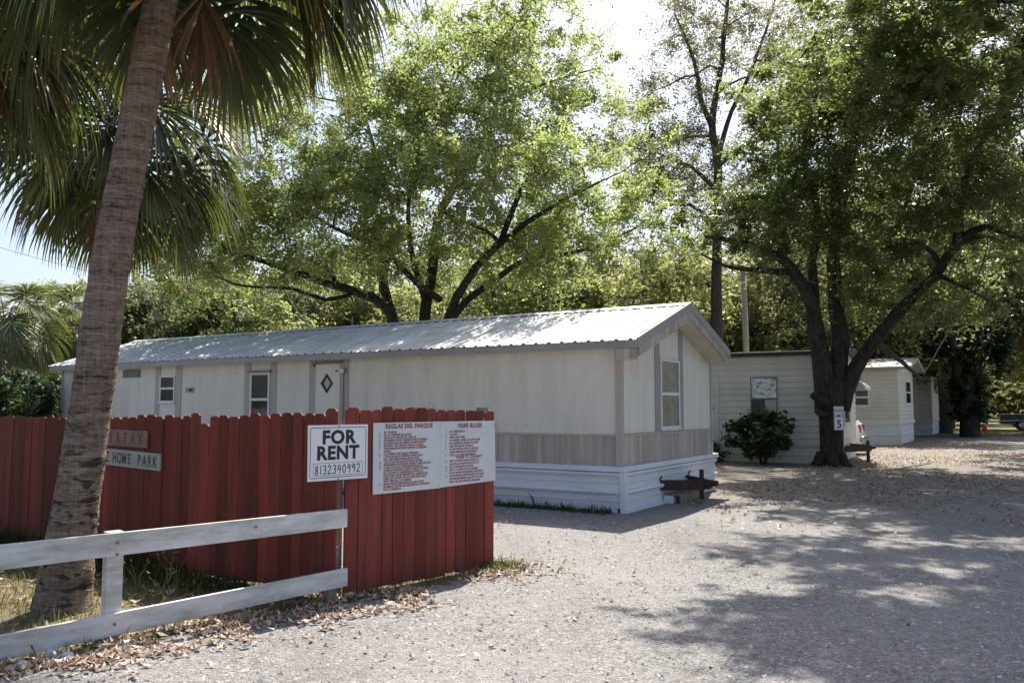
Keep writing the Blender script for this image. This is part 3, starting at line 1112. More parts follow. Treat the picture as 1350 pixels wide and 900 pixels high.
# ------------------------------------------------------------------ lettering
def text_mesh(name, items, m, parent, y=-0.0, depth=0.0012):
    """items: (string, x centre or left, z baseline, height, align, x scale, bold) in the sign's own x-z plane, facing -y"""
    mb = MB()
    for s, x, z, h, al, sx, bold in items:
        cu = bpy.data.curves.new('letters', 'FONT')
        cu.body = s
        cu.size = h / 0.70
        cu.align_x = al
        cu.offset = bold * h
        cu.resolution_u = 3
        cu.space_character = 1.0 + max(0.0, bold - 0.02) * 2.2
        ob_ = bpy.data.objects.new('letters', cu)
        C.objects.link(ob_)
        bpy.context.view_layer.update()
        dg = bpy.context.evaluated_depsgraph_get()
        me = bpy.data.meshes.new_from_object(ob_.evaluated_get(dg))
        vs_ = [(x + v.co.x * sx, y - depth, z + v.co.y) for v in me.vertices]
        fs_ = [tuple(p.vertices) for p in me.polygons]
        mb.add(vs_, fs_)
        bpy.data.objects.remove(ob_)
        bpy.data.curves.remove(cu)
        bpy.data.meshes.remove(me)
    return mb.build(name, m, parent)


# FOR RENT sign on the gate panel's left edge
fs = empty('rent_sign', (-1.4056, 7.2012, 0), R(47.358), 'white for rent sign with a handwritten phone number in a box', 'sign')
fs.location = Vector((-1.4056, 7.2012, 0)) + Matrix.Rotation(R(47.358), 3, 'Z') @ Vector((0, -0.064, 0))
mb = MB()
mb.prism([(-0.455, 0, 1.005), (0.15, 0, 1.0), (0.148, 0, 1.462), (-0.46, 0, 1.462)], (0, -0.004, 0))
mb.build('panel', M['sign_white'], fs)
cx = -0.155


def outline(mb, x0, x1, z0, z1, t, y, r=0.02):
    def rr(x0, x1, z0, z1, r):
        out = []
        for (cx_, cz_, a0) in ((x1 - r, z1 - r, 0), (x0 + r, z1 - r, 90), (x0 + r, z0 + r, 180), (x1 - r, z0 + r, 270)):
            for k in range(5):
                a = R(a0 + 22.5 * k)
                out.append((cx_ + r * math.cos(a), cz_ + r * math.sin(a)))
        return out
    o = rr(x0, x1, z0, z1, r)
    i = rr(x0 + t, x1 - t, z0 + t, z1 - t, max(r - t, 0.002))
    n = len(o)
    mb.add([(p[0], y, p[1]) for p in o + i], [(k, (k + 1) % n, n + (k + 1) % n, n + k) for k in range(n)])


text_mesh('lettering', [('FOR', cx, 1.308, 0.108, 'CENTER', 1.10, 0.058), ('RENT', cx - 0.005, 1.178, 0.108, 'CENTER', 1.06, 0.058)], M['ink'], fs, -0.0045)
mb = MB()
outline(mb, -0.437, 0.13, 1.025, 1.442, 0.005, -0.0056)
outline(mb, -0.405, 0.098, 1.042, 1.148, 0.003, -0.0056, 0.008)
mb.build('border', M['ink'], fs)
# handwritten digits as pen strokes
STR = {
    '8': [[(.75, .8), (.5, 1), (.2, .85), (.3, .6), (.7, .4), (.75, .12), (.45, 0), (.15, .15), (.3, .42), (.7, .65), (.75, .8)]],
    '1': [[(.5, 1), (.45, 0)]],
    '3': [[(.15, .9), (.5, 1), (.75, .82), (.6, .6), (.35, .52), (.7, .42), (.75, .18), (.45, 0), (.1, .1)]],
    '2': [[(.12, .8), (.35, 1), (.7, .88), (.65, .6), (.35, .3), (.08, .02), (.85, .06)]],
    '4': [[(.3, 1), (.12, .45), (.8, .48)], [(.65, .95), (.58, 0)]],
    '0': [[(.5, 1), (.18, .75), (.12, .3), (.4, 0), (.72, .2), (.78, .7), (.5, 1)]],
    '9': [[(.75, .8), (.45, 1), (.15, .78), (.3, .52), (.7, .65), (.76, .85), (.7, .4), (.5, 0)]],
}
mb = MB()
xx = -0.392
for ch in '8132340992':
    wd = 0.03 if ch == '1' else 0.049
    for st in STR[ch]:
        pp = [Vector((xx + p[0] * wd * 0.92, -0.0056, 1.056 + p[1] * 0.072 + 0.006 * (xx + 0.39))) for p in st]
        for a, b_ in zip(pp[:-1], pp[1:]):
            d = (b_ - a).normalized()
            s = Vector((-d.z, 0, d.x)) * 0.0040
            e_ = d * 0.002
            mb.add([a - e_ - s, b_ + e_ - s, b_ + e_ + s, a - e_ + s], [(0, 1, 2, 3)])
    xx += wd
mb.build('phone_number', M['ink'], fs)
mb = MB()
for zz in (1.452, 1.012):
    mb.cyl((cx, -0.006, zz), (0, 1, 0), 0.006, 0.006, 8)
mb.build('screws', M['grey_metal'], fs)

# park rules sign: two lettered panels
rs = empty('rules_sign', (0, 0, 0), R(47.358), 'wide white park rules sign lettered in faded red, Spanish and English halves', 'sign')
rs.location = Vector((-1.4056, 7.2012, 0)) + Matrix.Rotation(R(47.358), 3, 'Z') @ Vector((0, -0.020, 0))
mb = MB()
mb.prism([(0.245, 0, 0.845), (1.040, 0, 0.845), (1.036, 0, 1.474), (0.24, 0, 1.472)], (0, -0.005, 0))
p1 = mb.build('panel', M['rules_white'], rs)
mb = MB()
mb.prism([(1.0415, 0, 0.850), (1.80, 0, 0.868), (1.788, 0, 1.472), (1.0375, 0, 1.474)], (0, -0.006, 0))
p2 = mb.build('panel', M['rules_white'], rs)
L1 = [('1.', 'NO TRASPASE', 0.9), ('2.', 'NO SE PERMITEN MASCOTAS', 0.95), ('3.', 'VELOCIDAD MAXIMA DE 5 MILLAS', 0.95), ('4.', 'NI SE PERMITEN LAVADORAS Y SECADORAS, NI LINEAS DE TENDEDERO', 0.62),
      ('5.', 'NO SE PUEDE HACER UN COMERCIO, NI NINGUN NEGOCIO', 0.7), ('6.', 'MANTENER TODO VEHICULO FUERA DE LA GRAMA', 0.78), ('7.', 'ES RESPONSABILIDAD DEL INQUILINO MANTENER LOS ALREDEDORES', 0.62),
      ('', 'LIMPIOS', 0.9), ('8.', 'NO SE PERMITE HACER TRABAJO DE MECANICA', 0.74), ('9.', 'LA RENTA DEBE PAGARSE EL VIERNES EN EL PORTON, SI NO SE', 0.62),
      ('', 'PAGA A TIEMPO TENDRA UN RECARGO ADICIONAL DE $5.00', 0.58), ('10.', 'CARGO DE $5.00 ADICIONALES POR CADA DIA DE ATRASO', 0.66), ('11.', 'DEBE MANTENER SU PATIO RECOGIDO SIN BASURA O TARECOS EN EL PATIO', 0.62),
      ('12.', 'LA RENTA INCLUYE SOLO LAS PERSONAS REGISTRADAS EN EL', 0.64), ('', 'LAS PERSONAS INCLUIDAS EN EL CONTRATO, CUALQUIER OTRA PERSONA', 0.6), ('', 'PARA CADA PERSONA, O CUALQUIER PERSONA ADICIONAL EN EL', 0.6),
      ('', 'PARQUE TENDRA QUE SER APROBADA POR LA ADMINISTRACION', 0.68), ('', 'CUANDO HAYA UNA VISITA ESTA NO SE PUEDE QUEDAR MAS DE', 0.66), ('', 'VISITA TEMPORAL CON PERMISO', 0.85),
      ('13.', 'PERSONAS VISITANTES DEBEN PARQUEAR EN EL AREA DE VISITAS', 0.62), ('', 'UNA SEMANA DE AVISO PARA DESOCUPAR DESPUES DE LA NOTIFICACION', 0.62), ('', 'POR LA GERENCIA', 0.95)]
L2 = [('1.', 'NO TRESPASSING', 1.0), ('2.', 'NO PETS', 1.0), ('3.', 'SPEED LIMIT 5MPH', 1.0), ('4.', 'NO WASHERS, DRYERS, OR CLOTHES LINES', 0.82), ('5.', 'NO COMMERCIAL BUSINESS ALLOWED', 0.86), ('6.', 'KEEP VEHICLES OFF THE GRASS', 0.88),
      ('7.', 'NO MECHANICAL WORK TO VEHICLES', 0.86), ('', 'UNLESS APPROVED BY MANAGEMENT', 0.86), ('8.', 'YOUR LOT IS YOUR RESPONSIBILITY', 0.85), ('C', '"KEEP IT CLEAN"', 1.2),
      ('9.', 'RENT IS DUE AND PAYABLE ON DUE DATE', 0.8), ('', '$5.00 EXTRA LATE FEE PLUS $5 EACH DAY LATE', 0.72), ('10.', 'NO LOITERING IN PARK', 1.15), ('11.', 'KEEP T.V. & RADIOS AS LOW AS POSSIBLE', 0.8),
      ('', 'DO NOT DISTURB YOUR NEIGHBORS, OR BE EVICTED', 0.72), ('12.', 'NO EXTRA PERSONS ALLOWED TO MOVE IN, NOT WITHOUT', 0.66), ('', 'PRIOR APPROVED PERMISSION, GUEST MAY STAY NO MORE', 0.66), ('', 'THAN 1 WEEK ONCE APPROVED BY MANAGEMENT', 0.7)]


def rules(lines, title, x0, x1, ztop, zbot, tilt, parent, y):
    items = [(title, x0 + 0.52 * (x1 - x0), ztop - 0.052, 0.040, 'CENTER', 0.95, 0.065)]
    n_ = len(lines)
    zs = ztop - 0.095
    for i, (num, s, k) in enumerate(lines):
        z = zs - (zs - zbot) * i / (n_ - 1)
        h = 0.0185
        if num == 'C':
            items.append((s, x0 + 0.5 * (x1 - x0), z, 0.026, 'CENTER', 1.2, 0.06))
            continue
        if num:
            items.append((num, x0 + 0.06, z, h, 'LEFT', 0.9, 0.02))
        items.append((s, x0 + 0.115, z, h, 'LEFT', k * 0.90, 0.06))
    return text_mesh('lettering', items, M['ink_red'], parent, y)


rules(L1, 'REGLAS DEL PARQUE', 0.245, 1.04, 1.472, 0.868, 0, p1, -0.0052)
rules(L2, 'PARK RULES', 1.045, 1.795, 1.462, 0.885, 0, p2, -0.0062)

# park name boards hung on the long fence (two separate boards)
FD = Vector((math.cos(R(148.319)), math.sin(R(148.319)), 0))


def name_board(words, t_right, z_mid, h, length, slope_, m, mi, label, lx, sx):
    """board fixed to the camera side of the long fence; own x runs left to right"""
    base = Vector((-1.4916, 7.0906, 0)) + FD * t_right
    o = empty('name_board', base + Vector((-0.525 * 0.03, -0.851 * 0.03, 0)), R(148.319 - 180), label, 'sign')
    mb = MB()
    mb.prism([(-length, 0, z_mid - h / 2 + slope_), (0, 0, z_mid - h / 2), (0, 0, z_mid + h / 2), (-length, 0, z_mid + h / 2 + slope_)], (0, -0.02, 0))
    pb = mb.build('board', m, o, bevel=0.003)
    mb2 = MB()
    n_ = len(words)
    xs = [lx + (i - n_ + 1) * sx for i in range(n_)]
    if n_ > 10:                          # first word painted tighter than the rest
        for i in range(6):
            xs[i] = xs[7] - 0.125 - (5 - i) * 0.052
    text_mesh('lettering', [(c, xs[i], z_mid - h * 0.30 - slope_ * xs[i] / length, h * 0.62, 'CENTER', 0.66, 0.03) for i, c in enumerate(words) if c != ' '], mi, pb, -0.0215)
    return o


name_board('FAIRFAX', 2.52, 1.285, 0.17, 0.92, 0.02, M['sign_pink'], M['ink_faint'], 'faded pink board reading Fairfax nailed to the red fence beside the palm', -0.11, 0.122)
name_board('MOBILE HOME PARK', 2.30, 1.065, 0.17, 1.20, 0.042, M['sign_grey'], M['ink_faint'], 'grey board reading Mobile Home Park hung below the pink name board', -0.08, 0.083)


# ------------------------------------------------------------------ trees
def unit(n):
    v = RNG.normal(size=(n, 3))
    return v / np.linalg.norm(v, axis=1, keepdims=True)


def leaves(centers, size, aspect=0.55, up=0.35, jit=0.55, nrm=None):
    """diamond leaves with random facing; returns (N*4,3)"""
    n = len(centers)
    if nrm is None:
        nrm = unit(n)
        nrm[:, 2] = np.abs(nrm[:, 2]) + up
    nrm = nrm / (np.linalg.norm(nrm, axis=1, keepdims=True) + 1e-9)
    a = unit(n)
    u = np.cross(nrm, a)
    u /= np.linalg.norm(u, axis=1, keepdims=True) + 1e-9
    v = np.cross(nrm, u)
    s = size * (1 + RNG.uniform(-jit, jit, n))[:, None]
    u = u * s
    v = v * s * aspect
    q = np.stack([centers - u, centers - v + u * 0.1, centers + u, centers + v + u * 0.1], axis=1)
    return q.reshape(-1, 3)


class Tree:
    def __init__(self, seed=0):
        self.rng = random.Random(seed)
        self.mb = MB()
        self.nodes = []      # (point, radius)
        self.clumps = []

    def limb(self, pts, r0, r1, n=10, wob=0.03):
        pts = [Vector(p) for p in pts]
        # resample smoothly (Catmull-Rom)
        out = []
        for i in range(len(pts) - 1):
            p0 = pts[max(i - 1, 0)]
            p1_, p2_ = pts[i], pts[i + 1]
            p3 = pts[min(i + 2, len(pts) - 1)]
            st = max(2, int((p2_ - p1_).length / 0.45))
            for k in range(st):
                t = k / st
                q = 0.5 * ((2 * p1_) + (p2_ - p0) * t + (2 * p0 - 5 * p1_ + 4 * p2_ - p3) * t * t + (3 * p1_ - p0 - 3 * p2_ + p3) * t ** 3)
                out.append(q)
        out.append(pts[-1])
        m = len(out)
        rad = [r0 + (r1 - r0) * (i / (m - 1)) for i in range(m)]
        for i in range(1, m - 1):
            out[i] = out[i] + Vector([self.rng.uniform(-1, 1) for _ in range(3)]) * wob * min(1, rad[i] * 8)
            rad[i] *= self.rng.uniform(0.93, 1.07)
        self.mb.tube(out, rad, n)
        for i, p in enumerate(out):
            self.nodes.append((p, rad[i]))
        return out

    def scatter(self, ells, n, flat=1.0, shell=0.0):
        """clump centres in a union of ellipsoids (c, rx, ry, rz, weight)"""
        tot = sum(e[4] for e in ells)
        for c, rx, ry, rz, wgt in ells:
            for _ in range(int(n * wgt / tot)):
                while True:
                    p = Vector([self.rng.uniform(-1, 1) for _ in range(3)])
                    if shell < p.length <= 1:
                        break
                self.clumps.append(Vector((c[0] + p.x * rx, c[1] + p.y * ry, c[2] + p.z * rz)))

    def sublimbs(self, count, r0, r1=0.018):
        """secondary branches reaching for the outer clumps"""
        for _ in range(count):
            best = None
            for c in self.rng.sample(self.clumps, min(14, len(self.clumps))):
                d = min((c - q[0]).length for q in self.nodes)
                if best is None or d > best[0]:
                    best = (d, c)
            d, c = best
            if d < 0.8:
                continue
            q = min(self.nodes, key=lambda q: (c - q[0]).length - 3.0 * min(q[1], 0.25))
            a = q[0]
            L = (c - a).length
            rs = min(q[1] * 0.7, r0 * (0.5 + L / 5))
            j = lambda s_: Vector((self.rng.uniform(-s_, s_), self.rng.uniform(-s_, s_), self.rng.uniform(-s_ * .5, s_))) * L
            self.limb([a, a.lerp(c, 0.3) + j(.10), a.lerp(c, 0.62) + j(.12), c], rs, min(r1, rs * 0.6), 7, 0.05)

    def twigs(self, rmax=0.06, k=0.012, start=0, sag=0.08, nside=5):
        """grow a branch to every clump from the nearest existing wood"""
        cl = sorted(self.clumps, key=lambda c: min((c - q[0]).length for q in self.nodes[start:]))
        pts = np.array([q[0][:] for q in self.nodes[start:]])
        rad = [q[1] for q in self.nodes[start:]]
        for c in cl:
            d = np.linalg.norm(pts - np.array(c[:]), axis=1)
            # prefer stout wood a bit
            j = int(np.argmin(d - 0.6 * np.minimum(np.array(rad), 0.15)))
            a = Vector(pts[j])
            L = (c - a).length
            r0 = min(rad[j] * 0.75, max(0.010, k * (0.6 + L)), rmax)
            mid1 = a.lerp(c, 0.35) + Vector((self.rng.uniform(-.12, .12), self.rng.uniform(-.12, .12), self.rng.uniform(-.02, .14))) * L
            mid2 = a.lerp(c, 0.70) + Vector((self.rng.uniform(-.10, .10), self.rng.uniform(-.10, .10), self.rng.uniform(-.02, .12))) * L
            path = [a, mid1, mid2, c]
            rr = [r0, r0 * 0.8, r0 * 0.6, max(0.005, r0 * 0.35)]
            self.mb.tube(path, rr, nside, cap=False)
            pts = np.vstack([pts, [mid1[:], mid2[:], c[:]]])
            rad += rr[1:]

    def crown(self, per, rad, size, flat=0.7, aspect=0.55, up=0.35, droop=0.0, twiglets=True):
        """leaves set in sprays along short twigs round every clump centre"""
        cs, ts, ns = [], [], []
        for c in self.clumps:
            r = rad * self.rng.uniform(0.7, 1.45)
            n = int(per * self.rng.uniform(0.5, 1.4))
            k = self.rng.randint(6, 10)
            d = RNG.normal(size=(k, 3)) * np.array([1, 1, flat])
            d /= np.linalg.norm(d, axis=1, keepdims=True)
            d *= RNG.uniform(0.6, 1.35, (k, 1)) * r
            bend = RNG.normal(size=(k, 3)) * r * 0.25
            which = RNG.integers(0, k, n)
            t = RNG.uniform(0.12, 1.0, n) ** 0.75
            p = d[which] * t[:, None] + bend[which] * (t * t)[:, None] + RNG.normal(size=(n, 3)) * (0.10 * r + 0.03)
            p[:, 2] -= droop * np.abs(RNG.normal(size=n))
            cs.append(p + np.array(c[:]))
            base = self.rng.uniform(0.15, 0.85)
            ts.append(np.clip(base + (RNG.normal(size=k) * 0.12)[which] + RNG.normal(size=n) * 0.16, 0, 1))
            tn = unit(k)
            tn[:, 2] = np.abs(tn[:, 2]) + up
            ns.append(tn[which] + unit(n) * 0.55)
            if twiglets:
                for i in range(k):
                    e_ = c + Vector(d[i] + bend[i])
                    m_ = c + Vector(d[i] * 0.5 + bend[i] * 0.25)
                    self.mb.tube([c, m_, e_], [0.007, 0.005, 0.002], 3, cap=False)
        cs = np.concatenate(cs)
        ts = np.concatenate(ts)
        return leaves(cs, size, aspect, up, nrm=np.concatenate(ns)), ts

    def make(self, name, label, per, rad, size, bark, leaf, group=None, flat=0.7, origin=None, smooth=True, aspect=0.55, up=0.35, droop=0.0, cat='tree'):
        o = empty(name, (0, 0, 0), 0, label, cat, group)
        org = Vector(origin) if origin else Vector((0, 0, 0))
        o.location = org
        q, t = self.crown(per, rad, size, flat, aspect, up, droop)
        self.mb.v = [tuple(Vector(p) - org) for p in self.mb.v]
        self.mb.build('trunk', bark, o, smooth=smooth)
        q = q - np.array(org[:])
        np_mesh('crown', q, 4, leaf, t, o)
        return o


# --- A: spreading oak behind the first home
T = Tree(21)
YA = 23.8
bA = Vector((-2.7, YA, 0))
T.limb([bA + Vector((-0.1, 0, -0.1)), bA + Vector((-0.45, 0, 1.6)), P(520, 432, YA), P(508, 405, YA - .3), P(470, 385, YA - .8), P(425, 372, YA - 1.4), P(370, 352, YA - 2.0), P(300, 330, YA - 2.6)], 0.264, 0.042)
T.limb([bA + Vector((0, 0.2, -0.1)), bA + Vector((-0.3, 0.3, 2)), P(518, 420, YA + .4), P(505, 360, YA + .8), P(520, 300, YA + 1.2), P(500, 215, YA + 1.5), P(470, 120, YA + 1.6)], 0.224, 0.030)
T.limb([bA + Vector((0.2, 0, -0.1)), bA + Vector((0.25, 0, 2)), P(560, 425, YA), P(572, 350, YA + .3), P(580, 280, YA + .3), P(630, 200, YA), P(655, 140, YA - .2), P(660, 60, YA - .2), P(690, 10, YA - .2)], 0.238, 0.030)
T.limb([bA + Vector((0.45, 0.1, -0.1)), bA + Vector((0.6, 0, 2)), P(592, 420, YA - .4), P(615, 370, YA - .9), P(660, 320, YA - 1.5), P(715, 280, YA - 2.0), P(790, 240, YA - 2.5)], 0.224, 0.030)
T.limb([bA + Vector((0.5, -0.2, -0.1)), bA + Vector((0.75, -.2, 2.2)), P(600, 415, YA - .6), P(650, 372, YA - .5), P(700, 340, YA), P(770, 330, YA + .3), P(840, 300, YA + .6)], 0.172, 0.030)
T.limb([P(580, 395, YA), P(540, 365, YA - 1.0), P(505, 330, YA - 1.8), P(440, 300, YA - 2.6), P(360, 250, YA - 3.2)], 0.106, 0.024)
T.limb([P(560, 395, YA), P(540, 320, YA - .6), P(545, 230, YA - 1.5), P(590, 140, YA - 2.4)], 0.099, 0.024)
T.limb([P(470, 385, YA - .8), P(430, 395, YA - 1.4), P(385, 380, YA - 1.8), P(310, 375, YA - 2.2), P(250, 345, YA - 2.5)], 0.066, 0.018)
T.limb([P(660, 320, YA - 1.5), P(690, 245, YA - 1.8), P(740, 170, YA - 1.6)], 0.092, 0.024)
T.limb([P(655, 140, YA - .2), P(600, 90, YA - .1), P(540, 60, YA)], 0.059, 0.018)
T.limb([P(655, 140, YA - .2), P(720, 110, YA - .4), P(790, 90, YA - .5)], 0.059, 0.018)
A = [(P(420, 215, YA - 1), 4.6, 4.4, 3.1, 1.5), (P(560, 160, YA), 4.2, 4.6, 3.4, 1.6), (P(690, 90, YA), 3.2, 3.4, 3.0, 0.85), (P(750, 210, YA - .6), 3.2, 3.6, 2.8, 1.0),
     (P(300, 290, YA - 2), 3.0, 3.0, 2.0, 0.75), (P(640, 250, YA - 2.6), 4.0, 2.6, 2.0, 0.8), (P(470, 290, YA - 2.8), 3.8, 2.6, 1.7, 0.6), (P(660, 15, YA), 2.8, 2.4, 2.0, 0.45),
     (P(450, 110, YA + .5), 3.0, 2.6, 2.3, 0.6), (P(800, 290, YA), 2.4, 2.4, 1.6, 0.4), (P(610, 340, YA + 2.6), 5.0, 1.4, 1.0, 0.25), (P(240, 330, YA - 1.5), 2.0, 2.0, 1.2, 0.3), (P(640, 120, 20.0), 3.0, 1.8, 1.5, 0.5), (P(470, 160, 20.0), 3.2, 1.8, 1.6, 0.4), (P(510, 235, 18.8), 3.2, 1.1, 0.6, 0.42), (P(350, 265, 20.8), 3.0, 1.2, 0.6, 0.36), (P(690, 205, 17.6), 2.2, 1.0, 0.5, 0.26), (P(290, 345, YA - 1.6), 3.2, 2.2, 1.0, 0.5), (P(690, 330, YA), 3.0, 2.2, 1.1, 0.5), (P(430, 330, YA - 1.0), 3.0, 2.0, 0.9, 0.35), (P(560, 345, YA + 1.6), 3.0, 1.6, 1.0, 0.3)]
T.scatter(A, 1020)
T.sublimbs(46, 0.085)
T.twigs(0.05)
T.make('oak_tree', 'broad many stemmed oak with bright spring leaves rising behind the long white home', 235, 0.50, 0.046, M['bark'], M['leaf_oak'], origin=bA, flat=0.75)

# --- B: dark oak carrying the speed limit sign
T = Tree(5)
YB = 22.6
bB = Vector((8.62, YB, 0))
T.limb([bB + Vector((0.0, 0, -0.15)), bB + Vector((0.0, 0, 0.15)), P(1096, 570, YB), P(1098, 500, YB)], 0.361, 0.270, 16)
T.limb([P(1088, 540, YB), P(1084, 480, YB), P(1076, 430, YB), P(1062, 380, YB - .3), P(1040, 350, YB - .7), P(1010, 330, YB - 1.2), P(975, 318, YB - 1.8), P(930, 312, YB - 2.2)], 0.279, 0.038, 12)
T.limb([P(1043, 358, YB - .6), P(1010, 356, YB - 1), P(985, 355, YB - 1.4), P(955, 350, YB - 1.8), P(925, 335, YB - 2.2)], 0.098, 0.022)
T.limb([P(1098, 530, YB), P(1108, 470, YB + .1), P(1103, 400, YB + .2), P(1098, 340, YB + .2), P(1110, 260, YB), P(1130, 170, YB - .3), P(1140, 60, YB - .6)], 0.262, 0.045, 12)
T.limb([P(1074, 400, YB), P(1071, 345, YB - .3), P(1080, 290, YB - .8), P(1060, 200, YB - 1.4), P(1075, 110, YB - 1.8)], 0.139, 0.038)
T.limb([P(1110, 540, YB), P(1128, 485, YB - .1), P(1160, 440, YB - .5), P(1195, 400, YB - 1), P(1232, 362, YB - 1.4), P(1262, 322, YB - 1.9), P(1300, 300, YB - 2.4), P(1380, 330, YB - 3)], 0.221, 0.045, 12)
T.limb([P(1240, 350, YB - 1.5), P(1215, 320, YB - 1.5), P(1170, 325, YB - 1.4)], 0.082, 0.022)
T.limb([P(1262, 322, YB - 1.9), P(1270, 240, YB - 2.2), P(1310, 160, YB - 2.6), P(1360, 100, YB - 3)], 0.131, 0.038)
T.limb([P(1130, 480, YB), P(1155, 455, YB + .8), P(1180, 470, YB + 1.7), P(1215, 500, YB + 3.0)], 0.107, 0.038)
# stubs on the trunk
T.mb.tube([P(1088, 530, YB - .3), P(1078, 525, YB - .42), P(1070, 520, YB - .45)], [0.14, 0.12, 0.08], 8)
T.mb.tube([P(1086, 548, YB - .3), P(1076, 541, YB - .40)], [0.12, 0.07], 8)
for a in range(6):
    an = a * 1.05 + 0.3
    T.mb.tube([bB + Vector((math.cos(an) * 0.24, math.sin(an) * 0.24, 0.30)), bB + Vector((math.cos(an) * 0.40, math.sin(an) * 0.40, 0.06)), bB + Vector((math.cos(an) * 0.6, math.sin(an) * 0.6, -0.06))], [0.17, 0.12, 0.05], 8)
Bc = [(P(1120, 190, YB - 1.5), 2.7, 3.0, 2.6, 1.3), (P(1200, 130, YB - 1.5), 3.4, 3.6, 2.8, 1.6), (P(1300, 190, YB - 2), 3.0, 3.4, 2.9, 1.4), (P(1060, 260, YB - 1.2), 1.5, 2.0, 1.5, 0.5),
      (P(1160, 330, YB - 1.0), 1.7, 1.6, 1.5, 0.55), (P(1290, 300, YB - 2), 2.0, 2.2, 1.3, 0.5), (P(1250, 20, YB - 2), 4.0, 4.0, 2.6, 1.2), (P(960, 290, YB - 2), 1.5, 1.5, 1.0, 0.28), (P(1250, 380, YB - 1.6), 0.8, 1.0, 1.1, 0.12),
      (P(1110, 90, YB - 1.6), 1.7, 2.0, 1.5, 0.5), (P(1120, 390, YB + .2), 0.7, 0.7, 1.0, 0.10), (P(1330, 380, YB - 2.4), 1.3, 1.6, 0.8, 0.2), ((7.2, 18.3, 8.7), 2.2, 1.8, 1.3, 0.7), ((10.2, 18.5, 9.0), 2.6, 2.0, 1.5, 0.7), ((11.0, 25.5, 9.0), 3.6, 2.6, 1.8, 0.9), ((14.5, 25.0, 9.0), 3.0, 3.0, 1.8, 0.7), (P(1020, 290, YB - 1.4), 1.6, 1.6, 1.3, 0.45), (P(1070, 170, YB - 1.8), 1.7, 1.8, 1.6, 0.5)]
T.scatter(Bc, 900)
T.sublimbs(36, 0.08)
T.twigs(0.05)
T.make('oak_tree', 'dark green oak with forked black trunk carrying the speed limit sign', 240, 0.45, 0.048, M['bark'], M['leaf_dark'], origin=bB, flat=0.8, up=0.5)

# --- E: overhanging canopy, its trunk stands right of the drive outside the frame
T = Tree(9)
bE = Vector((11.5, 10.5, 0))
T.limb([bE + Vector((0, 0, -0.1)), bE + Vector((-0.1, 0.1, 2)), bE + Vector((-0.4, 0.6, 4.5)), bE + Vector((-1.5, 1.5, 7.5)), bE + Vector((-3.0, 2.2, 9.5)), bE + Vector((-5.5, 2.8, 10.8))], 0.42, 0.09, 12)
T.limb([bE + Vector((-0.4, 0.6, 4.5)), bE + Vector((-0.6, 2.5, 7.5)), bE + Vector((-2.0, 5.0, 9.5)), bE + Vector((-3.5, 7, 10.5))], 0.24, 0.07)
T.limb([bE + Vector((-0.4, 0.6, 4.5)), bE + Vector((-1.6, -0.5, 7.0)), bE + Vector((-4.2, -0.8, 9.2)), bE + Vector((-6.2, -0.6, 10.2))], 0.24, 0.06)
Ec = [((6.3, 12.6, 10.6), 3.2, 2.6, 1.3, 1.3), ((8.6, 12.8, 10.6), 3.2, 3.2, 1.6, 1.3), ((7.6, 16.2, 11.2), 3.2, 2.6, 1.4, 0.9), ((10.5, 15.0, 10.2), 3.0, 3.4, 1.8, 1.0), ((4.4, 12.3, 9.9), 1.3, 1.4, 0.6, 0.35),
      ((11.5, 10.5, 10.0), 3.2, 2.8, 2.0, 0.8), ((12.5, 15.5, 8.6), 2.0, 3.0, 2.0, 0.6), ((5.6, 11.0, 9.8), 1.8, 1.3, 0.7, 0.5), ((9.0, 17.0, 8.8), 1.8, 1.6, 1.0, 0.35)]
T.scatter(Ec, 400)
T.twigs(0.06)
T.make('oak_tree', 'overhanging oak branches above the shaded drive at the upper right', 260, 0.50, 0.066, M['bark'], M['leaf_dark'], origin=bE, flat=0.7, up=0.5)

# --- F: second roadside oak, trunk outside the frame on the right
T = Tree(14)
bF = Vector((20.5, 25.0, 0))
T.limb([bF + Vector((0, 0, -0.1)), bF + Vector((-0.2, 0.1, 2.5)), bF + Vector((-0.6, 0.4, 5)), bF + Vector((-2.0, 1.0, 7.5)), bF + Vector((-4.0, 1.2, 9.0))], 0.40, 0.08, 12)
T.limb([bF + Vector((-0.4, 0.3, 4)), bF + Vector((-0.8, 2.5, 6.5)), bF + Vector((-2.5, 5.0, 8.0))], 0.22, 0.06)
T.limb([bF + Vector((-0.4, 0.3, 4)), bF + Vector((0.5, -1.5, 6.5)), bF + Vector((-1.5, -3.2, 8.0))], 0.22, 0.06)
T.scatter([((17.5, 27.5, 8.8), 3.6, 3.6, 1.9, 1.0), ((20.5, 25.0, 9.2), 3.6, 3.4, 2.2, 1.0), ((18.0, 22.5, 8.6), 2.8, 2.2, 1.4, 0.6), ((19.5, 30.5, 8.2), 3.4, 3.0, 1.8, 0.7)], 300)
T.sublimbs(20, 0.08)
T.twigs(0.05)
T.make('oak_tree', 'dark oak foliage hanging into the right edge of the view past the dark oak', 190, 0.5, 0.06, M['bark'], M['leaf_dark'], origin=bF, flat=0.7, up=0.5)

